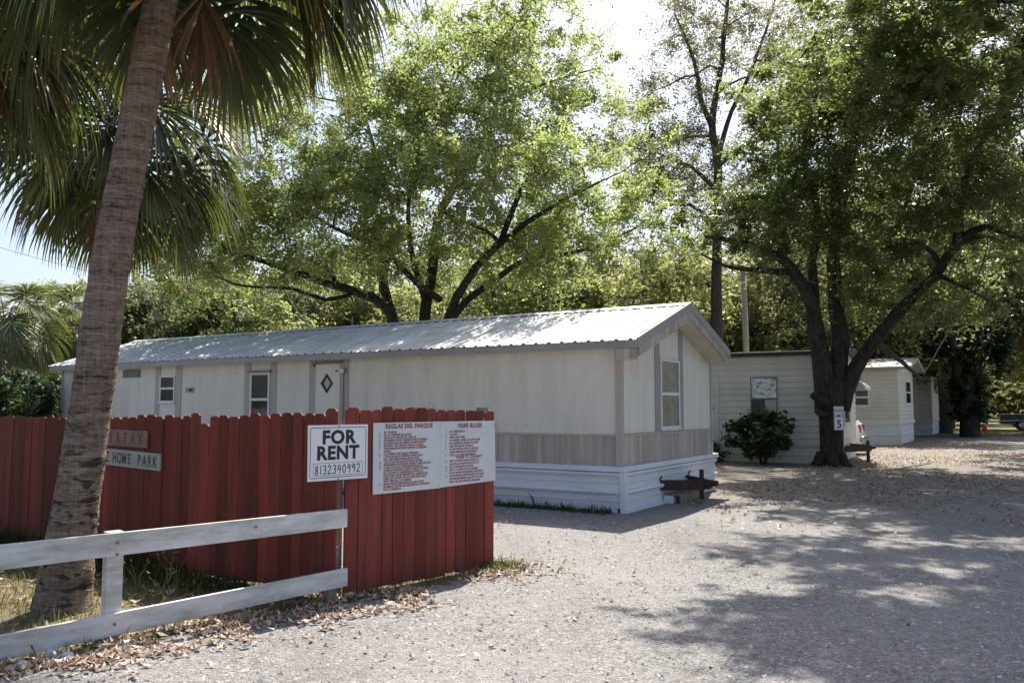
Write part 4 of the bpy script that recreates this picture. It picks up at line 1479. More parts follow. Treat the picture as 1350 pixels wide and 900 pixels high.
# --- C: thin, half bare tree behind the gap between the homes
T = Tree(33)
YC = 33.0
bC = Vector((P(946, 500, YC).x, YC, 0))
T.limb([bC + Vector((0, 0, -0.1)), bC + Vector((0, 0, 3)), P(945, 330, YC), P(946, 215, YC), P(938, 165, YC), P(950, 95, YC), P(958, 10, YC), P(962, -60, YC)], 0.30, 0.05)
T.limb([P(946, 215, YC), P(960, 160, YC + .4), P(985, 105, YC + .6), P(1010, 40, YC + .8), P(1030, -30, YC + 1)], 0.12, 0.03)
T.limb([P(938, 165, YC), P(925, 135, YC - .5), P(915, 80, YC - .9), P(890, 20, YC - 1.2)], 0.12, 0.03)
T.limb([P(946, 220, YC), P(975, 195, YC), P(1010, 180, YC), P(1050, 150, YC)], 0.11, 0.03)
T.limb([P(945, 250, YC), P(910, 220, YC - .5), P(870, 205, YC - .8), P(820, 190, YC - 1)], 0.11, 0.03)
T.limb([P(945, 300, YC), P(910, 270, YC), P(865, 270, YC), P(825, 250, YC)], 0.10, 0.03)
T.limb([P(945, 300, YC), P(985, 280, YC), P(1020, 250, YC)], 0.10, 0.03)
Cc = [(P(950, 110, YC), 3.4, 3, 3.6, 1.0), (P(960, 10, YC), 3.2, 3, 2.4, 0.7), (P(880, 220, YC), 2.6, 2.4, 1.8, 0.7), (P(960, 270, YC), 2.8, 2.6, 1.8, 0.8), (P(1040, 60, YC), 2.4, 2.4, 2.4, 0.5), (P(840, 170, YC), 1.6, 2, 1.8, 0.3)]
T.scatter(Cc, 430)
T.sublimbs(40, 0.06)
T.twigs(0.04, 0.011)
T.make('sparse_tree', 'tall thin tree with sparse olive leaves and bare twigs against the sky', 150, 0.62, 0.048, M['bark_grey'], M['leaf_sparse'], origin=bC)

# --- D: dark leaning tree past the third home, and the ivy tree beside it
T = Tree(41)
YD = 50.0
bD = Vector((P(1240, 570, YD).x, YD, 0))
T.limb([bD + Vector((0, 0, -0.2)), P(1243, 545, YD), P(1238, 520, YD), P(1222, 498, YD - .5), P(1208, 478, YD - 1), P(1198, 455, YD - 1.5), P(1180, 420, YD - 2)], 0.62, 0.28, 12)
T.limb([P(1246, 555, YD), P(1250, 500, YD), P(1240, 460, YD), P(1222, 400, YD - .3), P(1210, 330, YD - .5)], 0.45, 0.15, 10)
T.limb([P(1248, 540, YD), P(1262, 480, YD + .5), P(1265, 420, YD + .8), P(1290, 340, YD + 1)], 0.4, 0.12, 10)
Dc = [(P(1230, 400, YD), 4.0, 3.5, 2.6, 1.0), (P(1290, 350, YD), 4.0, 3.5, 3.0, 1.0), (P(1180, 350, YD), 3.5, 3.5, 2.6, 0.8), (P(1340, 420, YD), 3.0, 3.0, 2.2, 0.6), (P(1250, 280, YD), 6, 4, 3, 0.9)]
T.scatter(Dc, 240)
T.twigs(0.08)
T.make('oak_tree', 'dark leaning tree with a forked black trunk past the far cream home', 120, 0.95, 0.14, M['bark'], M['leaf_sparse'], origin=bD)
T = Tree(42)
YI = 43.8
bI = Vector((P(1278, 575, YI).x, YI, 0))
T.limb([bI + Vector((0, 0, -0.2)), P(1278, 545, YI), P(1275, 500, YI), P(1285, 450, YI), P(1280, 390, YI), P(1300, 320, YI)], 0.55, 0.2, 12)
T.limb([P(1276, 530, YI), P(1262, 490, YI - .2), P(1255, 440, YI - .4), P(1240, 390, YI - .5)], 0.3, 0.12, 10)
T.limb([P(1282, 500, YI), P(1305, 460, YI + .2), P(1325, 410, YI + .3)], 0.25, 0.1, 10)
I = [(P(1275, 505, YI), 0.75, 0.7, 1.5, 0.9), (P(1262, 460, YI), 0.9, 0.8, 1.3, 0.6), (P(1290, 445, YI), 1.0, 0.9, 1.4, 0.7), (P(1310, 440, YI), 1.1, 0.9, 1.2, 0.6), (P(1278, 545, YI), 0.65, 0.65, 0.9, 0.4), (P(1290, 385, YI), 2.2, 1.6, 1.3, 0.7), (P(1235, 450, YI), 0.7, 0.7, 1.2, 0.3),
     (P(1315, 480, YI), 0.6, 0.6, 0.8, 0.2)]
T.scatter(I, 170)
T.twigs(0.03)
T.make('ivy_tree', 'tree trunk wrapped in dark ivy beside the orange cone', 110, 0.42, 0.10, M['bark'], M['leaf_ivy'], origin=bI)


# --- background trees (kinds built once, then copied)
def bush_tree(seed, h, rx, rz, zc, leaf, bark, n, per, rad, size, name, label, group, trunk_r=0.22):
    T = Tree(seed)
    r_ = T.rng
    T.limb([(0, 0, -0.2), (r_.uniform(-.2, .2), 0, zc * 0.4), (r_.uniform(-.4, .4), r_.uniform(-.3, .3), zc), (r_.uniform(-.6, .6), 0, h * 0.9)], trunk_r, 0.05)
    for k in range(6):
        a = k * 1.05 + r_.random()
        z0 = zc * r_.uniform(0.35, 0.8)
        T.limb([(0, 0, z0), (math.cos(a) * rx * 0.35, math.sin(a) * rx * 0.35, z0 + rz * 0.4), (math.cos(a) * rx * 0.75, math.sin(a) * rx * 0.75, zc + rz * r_.uniform(-.2, .5))], trunk_r * 0.5, 0.04)
    ells = [((0, 0, zc), rx * 0.8, rx * 0.8, rz, 1.0)]
    for k in range(6):
        a = k * 1.05 + r_.random()
        ells.append(((math.cos(a) * rx * 0.55, math.sin(a) * rx * 0.55, zc + rz * r_.uniform(-.5, .45)), rx * 0.5, rx * 0.5, rz * 0.55, 0.45))
    T.scatter(ells, n)
    T.twigs(0.05)
    return T.make(name, label, per, rad, size, bark, leaf, group)


K1 = bush_tree(101, 10, 4.2, 3.6, 6.0, M['leaf_far'], M['bark_grey'], 185, 95, 0.72, 0.10, 'background_tree', 'mid green leafy tree in the row behind the mobile homes', 'green trees behind the homes')
K2 = bush_tree(102, 9, 3.8, 3.4, 5.2, M['leaf_yellow'], M['bark_grey'], 175, 90, 0.72, 0.10, 'background_tree', 'yellow green leafy tree in the row behind the mobile homes', 'yellow green trees behind the homes')
K3 = bush_tree(103, 8, 3.8, 3.4, 4.2, M['leaf_far_dark'], M['bark'], 210, 170, 0.75, 0.095, 'background_tree', 'dark green dense tree in the row behind the mobile homes', 'dark green trees behind the homes')
K4 = bush_tree(104, 11, 4.0, 4.0, 6.2, M['leaf_sparse'], M['bark_grey'], 170, 150, 0.8, 0.085, 'background_tree', 'grey olive thin leaved tree in the row behind the mobile homes', 'grey olive trees behind the homes')
spots = [  # kind, px, Y, scale
    (K3, 190, 46, 1.15), (K1, 120, 50, 0.95), (K3, 235, 42, 1.12), (K4, 20, 62, 0.95), (K3, 290, 50, 1.3), (K4, 385, 46, 1.05), (K1, 335, 40, 0.88), (K2, 440, 46, 1.1), (K1, 500, 46, 1.15),
    (K1, 600, 50, 1.0), (K2, 690, 44, 0.85), (K1, 760, 38, 0.92), (K2, 820, 42, 0.95), (K4, 740, 56, 1.1), (K1, 880, 48, 1.0), (K2, 940, 40, 0.72), (K1, 985, 52, 0.95), (K2, 1040, 38, 0.75), (K1, 1010, 44, 0.85), (K4, 1060, 58, 1.15),
    (K2, 1100, 50, 0.9), (K2, 1160, 62, 1.0), (K1, 1230, 74, 1.25), (K2, 1296, 76, 1.1), (K3, 1290, 90, 1.2), (K4, 1375, 74, 1.05), (K1, 1420, 80, 1.2), (K3, 1350, 105, 1.3), (K1, 640, 70, 1.25), (K2, 850, 70, 1.3), (K1, 480, 72, 1.25), (K3, 1000, 76, 1.2),
    (K2, 905, 41, 1.1), (K1, 1005, 45, 1.05), (K1, 1150, 42, 1.35), (K2, 1420, 56, 1.6), (K1, 1250, 62, 1.7), (K4, 1400, 50, 1.5), (K4, 1110, 46, 1.4),
    (K1, 700, 36, 1.05), (K2, 850, 36, 1.05), (K4, 1000, 40, 1.1), (K1, 920, 60, 1.35), (K4, 800, 64, 1.4), (K1, 1080, 66, 1.4),
    (K3, -60, 48, 0.9), (K1, 60, 40, 0.62), (K3, 25, 36, 0.42), (K3, 90, 34, 0.40), (K4, 1200, 48, 1.0), (K2, 570, 42, 0.95), (K3, 1180, 95, 1.2), (K1, 330, 70, 1.15), (K2, 200, 66, 1.05), (K3, 1120, 72, 1.1), (K1, 700, 62, 1.1), (K2, 400, 60, 1.0)]
used = set()
rr = random.Random(17)
for (kd, px, Y, s) in spots:
    o = kd if kd.name not in used else copy_tree(kd)
    used.add(kd.name)
    p = P(px, 500, Y)
    o.location = (p.x, Y, 0)
    o.rotation_euler = (0, 0, rr.uniform(0, 6.28))
    o.scale = (s * rr.uniform(0.92, 1.08), s * rr.uniform(0.92, 1.08), s)

# distant woods closing the horizon
T = Tree(77)
cs = []
for k in range(900):
    a = R(T.rng.uniform(-42, 42))
    d = T.rng.uniform(115, 150)
    cs.append(Vector((math.sin(a) * d, math.cos(a) * d, abs(T.rng.gauss(0, 1)) * 4.5 + 0.5)))
T.clumps = cs
q, t = T.crown(70, 3.0, 0.55, 0.8, twiglets=False)
tag(np_mesh('distant_woods', q, 4, M['leaf_far_dark'], t), 'far belt of woods closing the view beyond the homes', 'woods', kind='stuff')


# ------------------------------------------------------------------ palms
def frond(seed, elev, petiole, rad, m, name='frond', nleaf=46, tipyellow=0.35, droop=0.55, fan=122, ragged=0.0):
    """costapalmate fan leaf, pointing along +x from the crown centre"""
    r_ = random.Random(seed)
    mb = MB()
    e = R(elev)
    # petiole curve
    pts = []
    dirv = Vector((math.cos(e), 0, math.sin(e)))
    p = Vector((0.05, 0, 0))
    n_ = 8
    for i in range(n_ + 1):
        pts.append(p.copy())
        p = p + dirv * (petiole / n_)
        dirv = (dirv + Vector((0, 0, -0.075 - 0.05 * droop))).normalized()
    mb.tube(pts, [0.022 - 0.010 * i / n_ for i in range(n_ + 1)], 5, 0.3)
    hub = pts[-1]
    # local fan frame
    side = Vector((0, 1, 0))
    up = side.cross(dirv) * -1
    up = dirv.cross(side).normalized() * -1
    costa = []
    cp, cd = hub.copy(), dirv.copy()
    for i in range(7):
        costa.append((cp.copy(), cd.copy()))
        cp = cp + cd * (rad * 0.06)
        cd = (cd + Vector((0, 0, -0.22))).normalized()
    for k in range(nleaf):
        f = (k + 0.5) / nleaf * 2 - 1
        if r_.random() < ragged * 0.5:
            continue
        a = f * R(fan) + r_.uniform(-.16, .16) * ragged
        lt = r_.uniform(-.5, .5) * ragged
        ci = int((1 - abs(f)) * 6)
        o, cd = costa[ci]
        nrm = cd.cross(side).normalized()
        if nrm.z < 0:
            nrm = -nrm
        d = (cd * math.cos(a) + side * math.sin(a)).normalized()
        d = (d + nrm * (0.22 + r_.uniform(-.06, .06))).normalized()
        L = rad * (0.62 + 0.38 * math.cos(a * 0.6)) * r_.uniform(0.92 - 0.45 * ragged, 1.05)
        wd0 = 0.030 - 0.008 * ragged
        seg = 6
        q = o.copy()
        rows = []
        tints = []
        ty = r_.random() < tipyellow
        for i in range(seg + 1):
            t = i / seg
            wv = wd0 * (0.45 + 1.1 * t if t < 0.4 else 0.9 * (1 - (t - 0.4) / 0.6) ** 0.8 + 0.04)
            sv = d.cross(nrm).normalized()
            rows.append([q + sv * wv, q - nrm * wv * 0.35, q - sv * wv])
            tints.append(t)
            q = q + d * (L / seg)
            g_ = droop * (0.10 + 0.55 * t * t) * (1.0 + r_.uniform(-.2, .5))
            d = (d + Vector((0, 0, -g_))).normalized()
        for i in range(seg):
            tt = 0.15 + 0.45 * tints[i] + r_.uniform(-.1, .1) + lt + 0.15 * ragged
            if ty and i >= seg - 3:
                tt = 0.70 + 0.10 * (i - seg + 3) + r_.uniform(-.04, .06)
            mb.sheet([rows[i], rows[i + 1]], max(0, min(1, tt)))
    return mb


FR = [frond(200 + i, el, pe, ra, None, droop=dr) for i, (el, pe, ra, dr) in enumerate([(72, 1.1, 1.15, .45), (52, 1.2, 1.2, .7), (34, 1.3, 1.2, .9), (18, 1.3, 1.2, 1.05), (2, 1.25, 1.15, 1.2), (-15, 1.15, 1.1, 1.3)])]
DEAD = [frond(230 + i, el, pe, 0.95, None, droop=1.15, nleaf=30, tipyellow=0.2, fan=44, ragged=0.7) for i, (el, pe) in enumerate([(-12, 1.1), (-35, 1.0), (5, 1.15)])]
fro_mesh = []
for i, f in enumerate(FR):
    o = f.build('frond', M['frond'])
    fro_mesh.append(o.data)
    bpy.data.objects.remove(o)
dead_mesh = []
for f in DEAD:
    o = f.build('dead_frond', M['frond_dead'])
    dead_mesh.append(o.data)
    bpy.data.objects.remove(o)


def palm(name, label, path, r0, r1, nf, nd, scale, seed, smallrings=True, bias=None):
    r_ = random.Random(seed)
    base = Vector(path[0])
    o = empty(name, base, 0, label, 'palm')
    mb = MB()
    pts = [Vector(p) - base for p in path]
    # dense rings along the stem
    out, rad = [], []
    for i in range(len(pts) - 1):
        a, b_ = pts[i], pts[i + 1]
        p0 = pts[max(i - 1, 0)]
        p3 = pts[min(i + 2, len(pts) - 1)]
        st = max(2, int((b_ - a).length / (0.035 if smallrings else 0.2)))
        for k in range(st):
            t = k / st
            out.append(0.5 * ((2 * a) + (b_ - p0) * t + (2 * p0 - 5 * a + 4 * b_ - p3) * t * t + (3 * a - p0 - 3 * b_ + p3) * t ** 3))
    out.append(pts[-1])
    m = len(out)
    for i in range(m):
        t = i / (m - 1)
        rr_ = r1 + (r0 - r1) * (1 - t) ** 1.3
        rr_ += 0.10 * math.exp(-t * 20) * (r0 / 0.2)
        rad.append(rr_ * r_.uniform(0.972, 1.03))
    # slightly irregular cross-sections
    n = 28 if smallrings else 10
    vs_, fs_ = [], []
    lump = [[r_.uniform(-1, 1) for _ in range(n)] for _ in range(40)]
    for i, p in enumerate(out):
        for k in range(n):
            a = 2 * PI * k / n
            l0 = lump[(i // 3) % 40][k]
            rr_ = rad[i] * (1 + 0.030 * l0) if smallrings else rad[i]
            vs_.append((p.x + rr_ * math.cos(a), p.y + rr_ * math.sin(a), p.z))
    for i in range(m - 1):
        for k in range(n):
            k2 = (k + 1) % n
            fs_.append((i * n + k, i * n + k2, (i + 1) * n + k2, (i + 1) * n + k))
    mb.add(vs_, fs_)
    if smallrings:
        # split fibres standing off the old leaf scars
        fb = mb
        for k in range(330):
            i = r_.randrange(4, m - 6)
            a = r_.uniform(-1.1, 1.0) if r_.random() < 0.75 else r_.uniform(0, 6.28)
            p = out[i]
            rr_ = rad[i] * 0.99
            c0 = Vector((p.x + rr_ * math.cos(a), p.y + rr_ * math.sin(a), p.z))
            tang = Vector((-math.sin(a), math.cos(a), 0))
            outv = Vector((math.cos(a), math.sin(a), 0))
            L = r_.uniform(0.012, 0.035)
            fb.add([c0 - tang * L, c0 + tang * L, c0 + tang * L * 0.4 + outv * r_.uniform(0.008, 0.022) + Vector((0, 0, r_.uniform(-.01, .02)))], [(0, 1, 2)])
    tr = mb.build('trunk', M['palm_bark'], o, smooth=True)
    top = pts[-1]
    for k in range(nf):
        lvl = k / nf
        mi = min(5, int(lvl * 6))
        f = bpy.data.objects.new('frond', fro_mesh[mi])
        C.objects.link(f)
        f.parent = o
        f.location = top + Vector((0, 0, 0.15 - 0.5 * lvl))
        f.rotation_euler = (r_.uniform(-.12, .12), r_.uniform(-.12, .12), k * 2.399 + r_.uniform(-.25, .25))
        s = scale * r_.uniform(0.9, 1.08)
        f.scale = (s, s, s)
    for k in range(nd):
        f = bpy.data.objects.new('dead_frond', dead_mesh[k % 3])
        C.objects.link(f)
        f.parent = o
        f['label'] = 'brown dead frond hanging down'
        f.location = top + Vector((0, 0, -0.35))
        f.rotation_euler = (r_.uniform(-.2, .2), r_.uniform(-.15, .25), k * 2.1 + r_.uniform(-.5, .5))
        s = scale * r_.uniform(0.85, 1.05)
        f.scale = (s, s, s)
    return o


# near leaning palm
YP = 6.75
palm('cabbage_palm', 'leaning palm with rough ringed trunk standing between the white rails and the red fence',
     [(-3.57, YP, -0.1), (-3.56, YP, 0.3), (-3.42, YP, 1.56), (-3.31, YP, 2.7), (-3.14, YP, 3.87), (-2.98, YP, 4.9), (-2.84, YP, 5.7), (-2.70, YP, 6.5)], 0.178, 0.122, 44, 7, 0.98, 61)
# palm behind the fence, its stem hidden by the leaning one
p2b = P(126, 500, 12.6)
palm('cabbage_palm', 'green headed palm behind the red fence, its head showing right of the leaning trunk',
     [(p2b.x, 12.6, -0.1), (p2b.x + 0.05, 12.6, 2.5), (P(140, 300, 12.6).x, 12.6, 4.6), (P(150, 190, 12.6).x, 12.6, 5.9)], 0.17, 0.14, 38, 6, 1.0, 62, False)
palm('cabbage_palm', 'dark headed palm overhanging the upper left corner',
     [(-6.5, 8.3, -0.1), (-6.4, 8.3, 2.2), (-6.25, 8.3, 4.4), (-6.05, 8.3, 6.3)], 0.18, 0.14, 44, 8, 1.0, 63, False)
for px, py, Y, lab, sd in ((72, 425, 36, 'small palm with pale drooping head left of the home', 64), (6, 430, 31, 'small palm at the left edge of the view above the red fence', 65)):
    top = P(px, py, Y)
    palm('cabbage_palm', lab, [(top.x - 0.2, Y, -0.1), (top.x - 0.1, Y, top.z * 0.6), (top.x, Y, top.z)], 0.2, 0.16, 26, 6, 1.1, sd, False)


# ------------------------------------------------------------------ shrubs
def shrub(loc, h, r, n, per, size, leaf, label, seed, name='shrub'):
    T = Tree(seed)
    loc = Vector(loc)
    for k in range(7):
        a = k * 0.9 + T.rng.random()
        T.limb([loc + Vector((math.cos(a) * 0.05, math.sin(a) * 0.05, -0.05)), loc + Vector((math.cos(a) * r * 0.3, math.sin(a) * r * 0.3, h * 0.45)), loc + Vector((math.cos(a) * r * 0.7, math.sin(a) * r * 0.7, h * T.rng.uniform(0.6, 0.9)))], 0.025, 0.008, 6)
    T.scatter([(loc + Vector((0, 0, h * 0.58)), r, r * 0.8, h * 0.42, 1)], n)
    T.twigs(0.012, 0.006)
    return T.make(name, label, per, 0.2, size, M['bark'], leaf, origin=loc, cat='shrub', up=0.6, aspect=0.6)


shrub((7.0, 23.3, 0), 1.45, 0.95, 60, 38, 0.075, M['leaf_shrub'], 'round green shrub growing below the foil covered window', 81)
shrub((5.85, 24.3, 0), 0.5, 0.3, 10, 20, 0.06, M['leaf_shrub'], 'small low plant at the foot of the cream home left of the shrub', 82)
for k, (px, Y, h, r) in enumerate(((30, 24, 2.6, 1.7), (95, 26, 2.2, 1.4), (-20, 20, 2.6, 1.6))):
    p = P(px, 540, Y)
    shrub((p.x, Y, 0), h, r, 190, 90, 0.055, M['leaf_shrub'], ('dark bush above the left end of the red fence', 'dark bush between the red fence and the end of the long white home', 'dark bush at the left edge behind the red fence')[k], 90 + k)
shrub((P(1335, 540, 66).x, 66, 0), 3.6, 2.6, 90, 60, 0.16, M['leaf_sparse'], 'grey green bush behind the blue pickup truck', 95)

# ------------------------------------------------------------------ small things
# speed limit sign on the oak
sp = P(1106, 551, YB - 0.56)
ss = empty('speed_sign', (sp.x, sp.y, 0), R(10), 'small white speed limit 5 sign fixed to the oak trunk', 'sign')
mb = MB()
zc = sp.z
mb.box((-0.145, -0.004, zc - 0.31), (0.145, 0.004, zc + 0.31))
pn = mb.build('panel', M['sign_white'], ss)
mb = MB()
outline(mb, -0.137, 0.137, zc - 0.302, zc + 0.302, 0.008, -0.0052, 0.02)
mb.build('border', M['ink_faint'], pn)
text_mesh('lettering', [('SPEED', 0, zc + 0.155, 0.085, 'CENTER', 0.85, 0.012), ('LIMIT', 0, zc + 0.02, 0.085, 'CENTER', 0.95, 0.012), ('5', 0, zc - 0.25, 0.20, 'CENTER', 1.0, 0.03)], M['ink'], pn, -0.0045)

# utility pole
pb = P(986, 500, 31.8)
mb = MB()
mb.tube([(pb.x, 31.8, -0.1), (pb.x - 0.03, 31.8, 3), (pb.x - 0.08, 31.8, 6.8)], [0.13, 0.12, 0.105], 12)
up_ = mb.build('utility_pole', M['pole'], None, smooth=True)
tag(up_, 'bare tan utility pole standing behind the cream home', 'pole')
# service cable and roof mast on the first home
mb = MB()
a = P(372, 376, 24.0)
Rz = Matrix.Rotation(YAW, 4, 'Z')
b_ = Vector((1.671, 12.771, 0)) + (Rz @ Vector((8.9, -2.9, 3.15)))
pts = []
for k in range(13):
    t = k / 12
    q = a.lerp(b_, t)
    q.z -= 0.25 * math.sin(PI * t)
    pts.append(q)
mb.tube(pts, 0.012, 5)
tag(mb.build('service_cable', M['white']), 'thin pale service cable dropping to the roof of the long white home', 'cable')
mb = MB()
mb.tube([(8.3, -2.95, 3.05), (8.3, -2.95, 3.75)], 0.02, 6)
mb.build('roof_mast', M['grey_metal'], t1)
# overhead wires at the left
for k, (pa, pb_) in enumerate(((P(-120, 290, 30), P(330, 390, 44)), (P(-120, 372, 34), P(300, 395, 46)))):
    mb = MB()
    pts = []
    for j in range(15):
        t = j / 14
        q = pa.lerp(pb_, t)
        q.z -= 0.5 * math.sin(PI * t)
        pts.append(q)
    mb.tube(pts, 0.012, 5)
    tag(mb.build('overhead_wire', M['grey_metal']), ('upper thin overhead wire crossing the sky left of the palm trunk', 'lower thin overhead wire crossing the sky left of the palm trunk')[k], 'wire', 'overhead wires')

# traffic cone
pc = P(1298, 568, 51.0)
cn = empty('traffic_cone', (pc.x, 51.0, 0), 0, 'orange traffic cone standing on the verge beside the ivy tree', 'cone')
mb = MB()
mb.tube([(0, 0, 0.04), (0, 0, 0.45), (0, 0, 0.8)], [0.19, 0.11, 0.04], 16)
mb.build('cone_body', M['orange'], cn, smooth=True)
mb = MB()
mb.box((-0.24, -0.24, 0), (0.24, 0.24, 0.04))
mb.build('base', M['orange'], cn, bevel=0.01)
mb = MB()
mb.tube([(0, 0, 0.5), (0, 0, 0.62)], [0.102, 0.077], 16)
mb.build('reflective_band', M['white'], cn)


# vehicles -----------------------------------------------------------------
def wheel(parent, x, y, r, wd, side):
    mb = MB()
    mb.tube([(x, y - wd / 2, r), (x, y - wd * 0.35, r), (x, y + wd * 0.35, r), (x, y + wd / 2, r)], [r * 0.92, r, r, r * 0.92], 24)
    w_ = mb.build('wheel', M['black'], parent)
    mb = MB()
    yo = y + side * (wd / 2 + 0.004)
    mb.tube([(x, yo - side * 0.01, r), (x, yo, r), (x, yo + side * 0.012, r)], [r * 0.62, r * 0.62, r * 0.5], 20)
    mb.build('rim', M['chrome'], w_)
    return w_


def side_profile(xs, top, bottom, arches, r):
    """closed side outline (x,z): flat bottom with wheel arches cut out, then the top outline back"""
    pts = []
    x0, x1 = xs
    pts.append((x0, bottom))
    for c in arches:
        for k in range(11):
            a = PI - PI * k / 10
            pts.append((c + r * math.cos(a), max(bottom, bottom + r * math.sin(a) * 0.92)))
    pts.append((x1, bottom))
    return pts + top


# blue pickup, broadside, tail toward the ivy tree
pt = P(1318, 560, 57)
tk = empty('pickup_truck', (pt.x, 57, 0), R(-27), 'dark blue pickup truck parked on the far verge at the right edge', 'truck')
Wd = 1.7
prof = side_profile((0.0, 5.1), [(5.12, 0.75), (5.0, 0.98), (3.6, 1.06), (3.55, 1.08), (2.05, 1.10), (2.0, 1.07), (0.03, 1.06), (-0.02, 0.8)], 0.42, (1.25, 4.2), 0.42)
mb = MB()
mb.prism([(x, -Wd / 2, z) for x, z in prof], (0, Wd, 0))
body = mb.build('body', M['car_blue'], tk, bevel=0.02)
mb = MB()
mb.prism([(2.02, -Wd / 2 + 0.1, 1.09), (2.1, -Wd / 2 + 0.16, 1.62), (3.1, -Wd / 2 + 0.16, 1.62), (3.62, -Wd / 2 + 0.1, 1.08)], (0, Wd - 0.26, 0))
cab = mb.build('cab', M['car_blue'], tk, bevel=0.03)
mb = MB()
mb.prism([(2.2, -Wd / 2 + 0.095, 1.14), (2.25, -Wd / 2 + 0.140, 1.55), (3.02, -Wd / 2 + 0.140, 1.55), (3.40, -Wd / 2 + 0.095, 1.14)], (0, -0.006, 0))
mb.build('window', M['glass_dark'], cab)
mb = MB()
mb.box((0.02, -Wd / 2 - 0.012, 1.065), (2.0, -Wd / 2 + 0.08, 1.10))
mb.build('bed_rail', M['chrome'], tk)
mb = MB()
mb.box((-0.16, -Wd / 2 + 0.02, 0.46), (-0.025, Wd / 2 - 0.02, 0.62))
mb.build('bumper', M['chrome'], tk, bevel=0.02)
for s in (-1, 1):
    mb = MB()
    mb.box((-0.03, s * (Wd / 2 - 0.14), 0.68), (0.05, s * (Wd / 2 + 0.004), 0.95))
    mb.build('taillight', M['lamp_red'], tk)
for xx in (1.25, 4.2):
    for s in (-1, 1):
        wheel(tk, xx, s * (Wd / 2 - 0.13), 0.34, 0.22, s)
    mb = MB()
    arc = [(xx + 0.44 * math.cos(PI * k / 14), -Wd / 2 - 0.008, 0.40 + 0.42 * math.sin(PI * k / 14)) for k in range(15)]
    mb.tube(arc, 0.022, 6)
    mb.build('wheel_trim', M['chrome'], tk)

# white car tucked between the second and third homes, its tail toward the drive
e2 = Vector((math.sin(YAW2), -math.cos(YAW2), 0))
d2v = Vector((math.cos(YAW2), math.sin(YAW2), 0))
cpos = Vector(C2) + e2 * 5.7 - d2v * 0.05
cw = empty('parked_car', (cpos.x, cpos.y, 0), YAW2, 'white car with red tail lamps parked between the cream homes', 'car')
prof = side_profile((0.0, 4.4), [(4.42, 0.7), (4.3, 0.9), (3.2, 1.02), (0.95, 1.08), (0.05, 1.04), (-0.02, 0.75)], 0.36, (0.95, 3.5), 0.38)
mb = MB()
mb.prism([(x, -0.85, z) for x, z in prof], (0, 1.7, 0))
mb.build('body', M['car_white'], cw, bevel=0.03)
mb = MB()
mb.prism([(0.08, -0.72, 1.05), (0.55, -0.66, 1.62), (2.3, -0.66, 1.64), (3.15, -0.72, 1.03)], (0, 1.40, 0))
cb_ = mb.build('cabin', M['car_white'], cw, bevel=0.04)
mb = MB()
mb.prism([(0.16, -0.58, 1.135), (0.16, 0.54, 1.135), (0.515, 0.50, 1.565), (0.515, -0.54, 1.565)], (-0.015, 0, 0.012))
mb.build('rear_window', M['glass_dark'], cb_)
mb = MB()
mb.prism([(0.55, 0.684, 1.15), (0.75, 0.684, 1.55), (2.2, 0.684, 1.55), (2.8, 0.684, 1.12)], (0, 0.008, 0))
mb.build('window', M['glass_dark'], cb_)
for s in (-1, 1):
    mb = MB()
    mb.box((-0.035, s * 0.56, 0.74), (0.06, s * 0.83, 0.98))
    mb.build('taillight', M['lamp_red'], cw)
mb = MB()
mb.box((-0.14, -0.84, 0.44), (-0.02, 0.84, 0.62))
mb.build('bumper', M['chrome'], cw, bevel=0.02)
for xx in (0.95, 3.5):
    for s in (-1, 1):
        wheel(cw, xx, s * 0.74, 0.31, 0.2, s)

# low white rail by the far verge
vf = empty('verge_rail', (P(1288, 560, 53).x, 53.5, 0), 0, 'thin pale rope strung on short posts along the far verge', 'rope fence')
mb = MB()
mb.tube([(0, 0, 0.72), (1.6, 0, 0.66), (3.2, 0, 0.70), (5, 0, 0.68), (7, 0, 0.7)], 0.025, 6)
mb.build('rope', M['white'], vf)
for xx in (0.0, 3.2, 7.0):
    mb = MB()
    mb.tube([(xx, 0, -0.05), (xx, 0, 0.74)], 0.035, 8)
    mb.build('post', M['old_wood'], vf)
# small pale outbuilding glimpsed far left
sh = empty('shed', (P(52, 520, 58).x, 58, 0), R(20), 'pale shed glimpsed through the bushes at the far left', 'shed')
mb = MB()
mb.box((-1.8, -1.5, 0), (1.8, 1.5, 2.5))
mb.build('wall', M['siding'], sh)
mb = MB()
mb.prism([(-2.0, -1.8, 2.5), (2.0, -1.8, 2.5), (2.0, 0, 3.2), (-2.0, 0, 3.2)], (0, 0.01, 0.1))
mb.prism([(-2.0, 1.8, 2.5), (2.0, 1.8, 2.5), (2.0, 0, 3.2), (-2.0, 0, 3.2)], (0, -0.01, 0.1))
mb.build('roof', M['roof'], sh)


# ------------------------------------------------------------------ ground cover
def in_poly(x, y, poly):
    ins = np.zeros(len(x), bool)
    n = len(poly)
    j = n - 1
    for i in range(n):
        xi, yi = poly[i][:2]
        xj, yj = poly[j][:2]
        c = ((yi > y) != (yj > y)) & (x < (xj - xi) * (y - yi) / (yj - yi + 1e-12) + xi)
        ins ^= c
        j = i
    return ins


def blades(x, y, hgt, wd, tint, z=0.0):
    n = len(x)
    a = RNG.uniform(0, 2 * PI, n)
    lean = RNG.uniform(0.1, 0.9, n) * hgt
    la = RNG.uniform(0, 2 * PI, n)
    b = np.stack([x, y, np.full(n, z)], 1)
    s = np.stack([np.cos(a), np.sin(a), np.zeros(n)], 1) * wd[:, None]
    t = b + np.stack([np.cos(la) * lean, np.sin(la) * lean, hgt], 1)
    m_ = (b + t) / 2 + np.stack([np.zeros(n), np.zeros(n), hgt * 0.18], 1)
    q = np.stack([b - s, b + s, m_ + s * 0.7, t, m_ - s * 0.7], 1)
    return q.reshape(-1, 3), tint


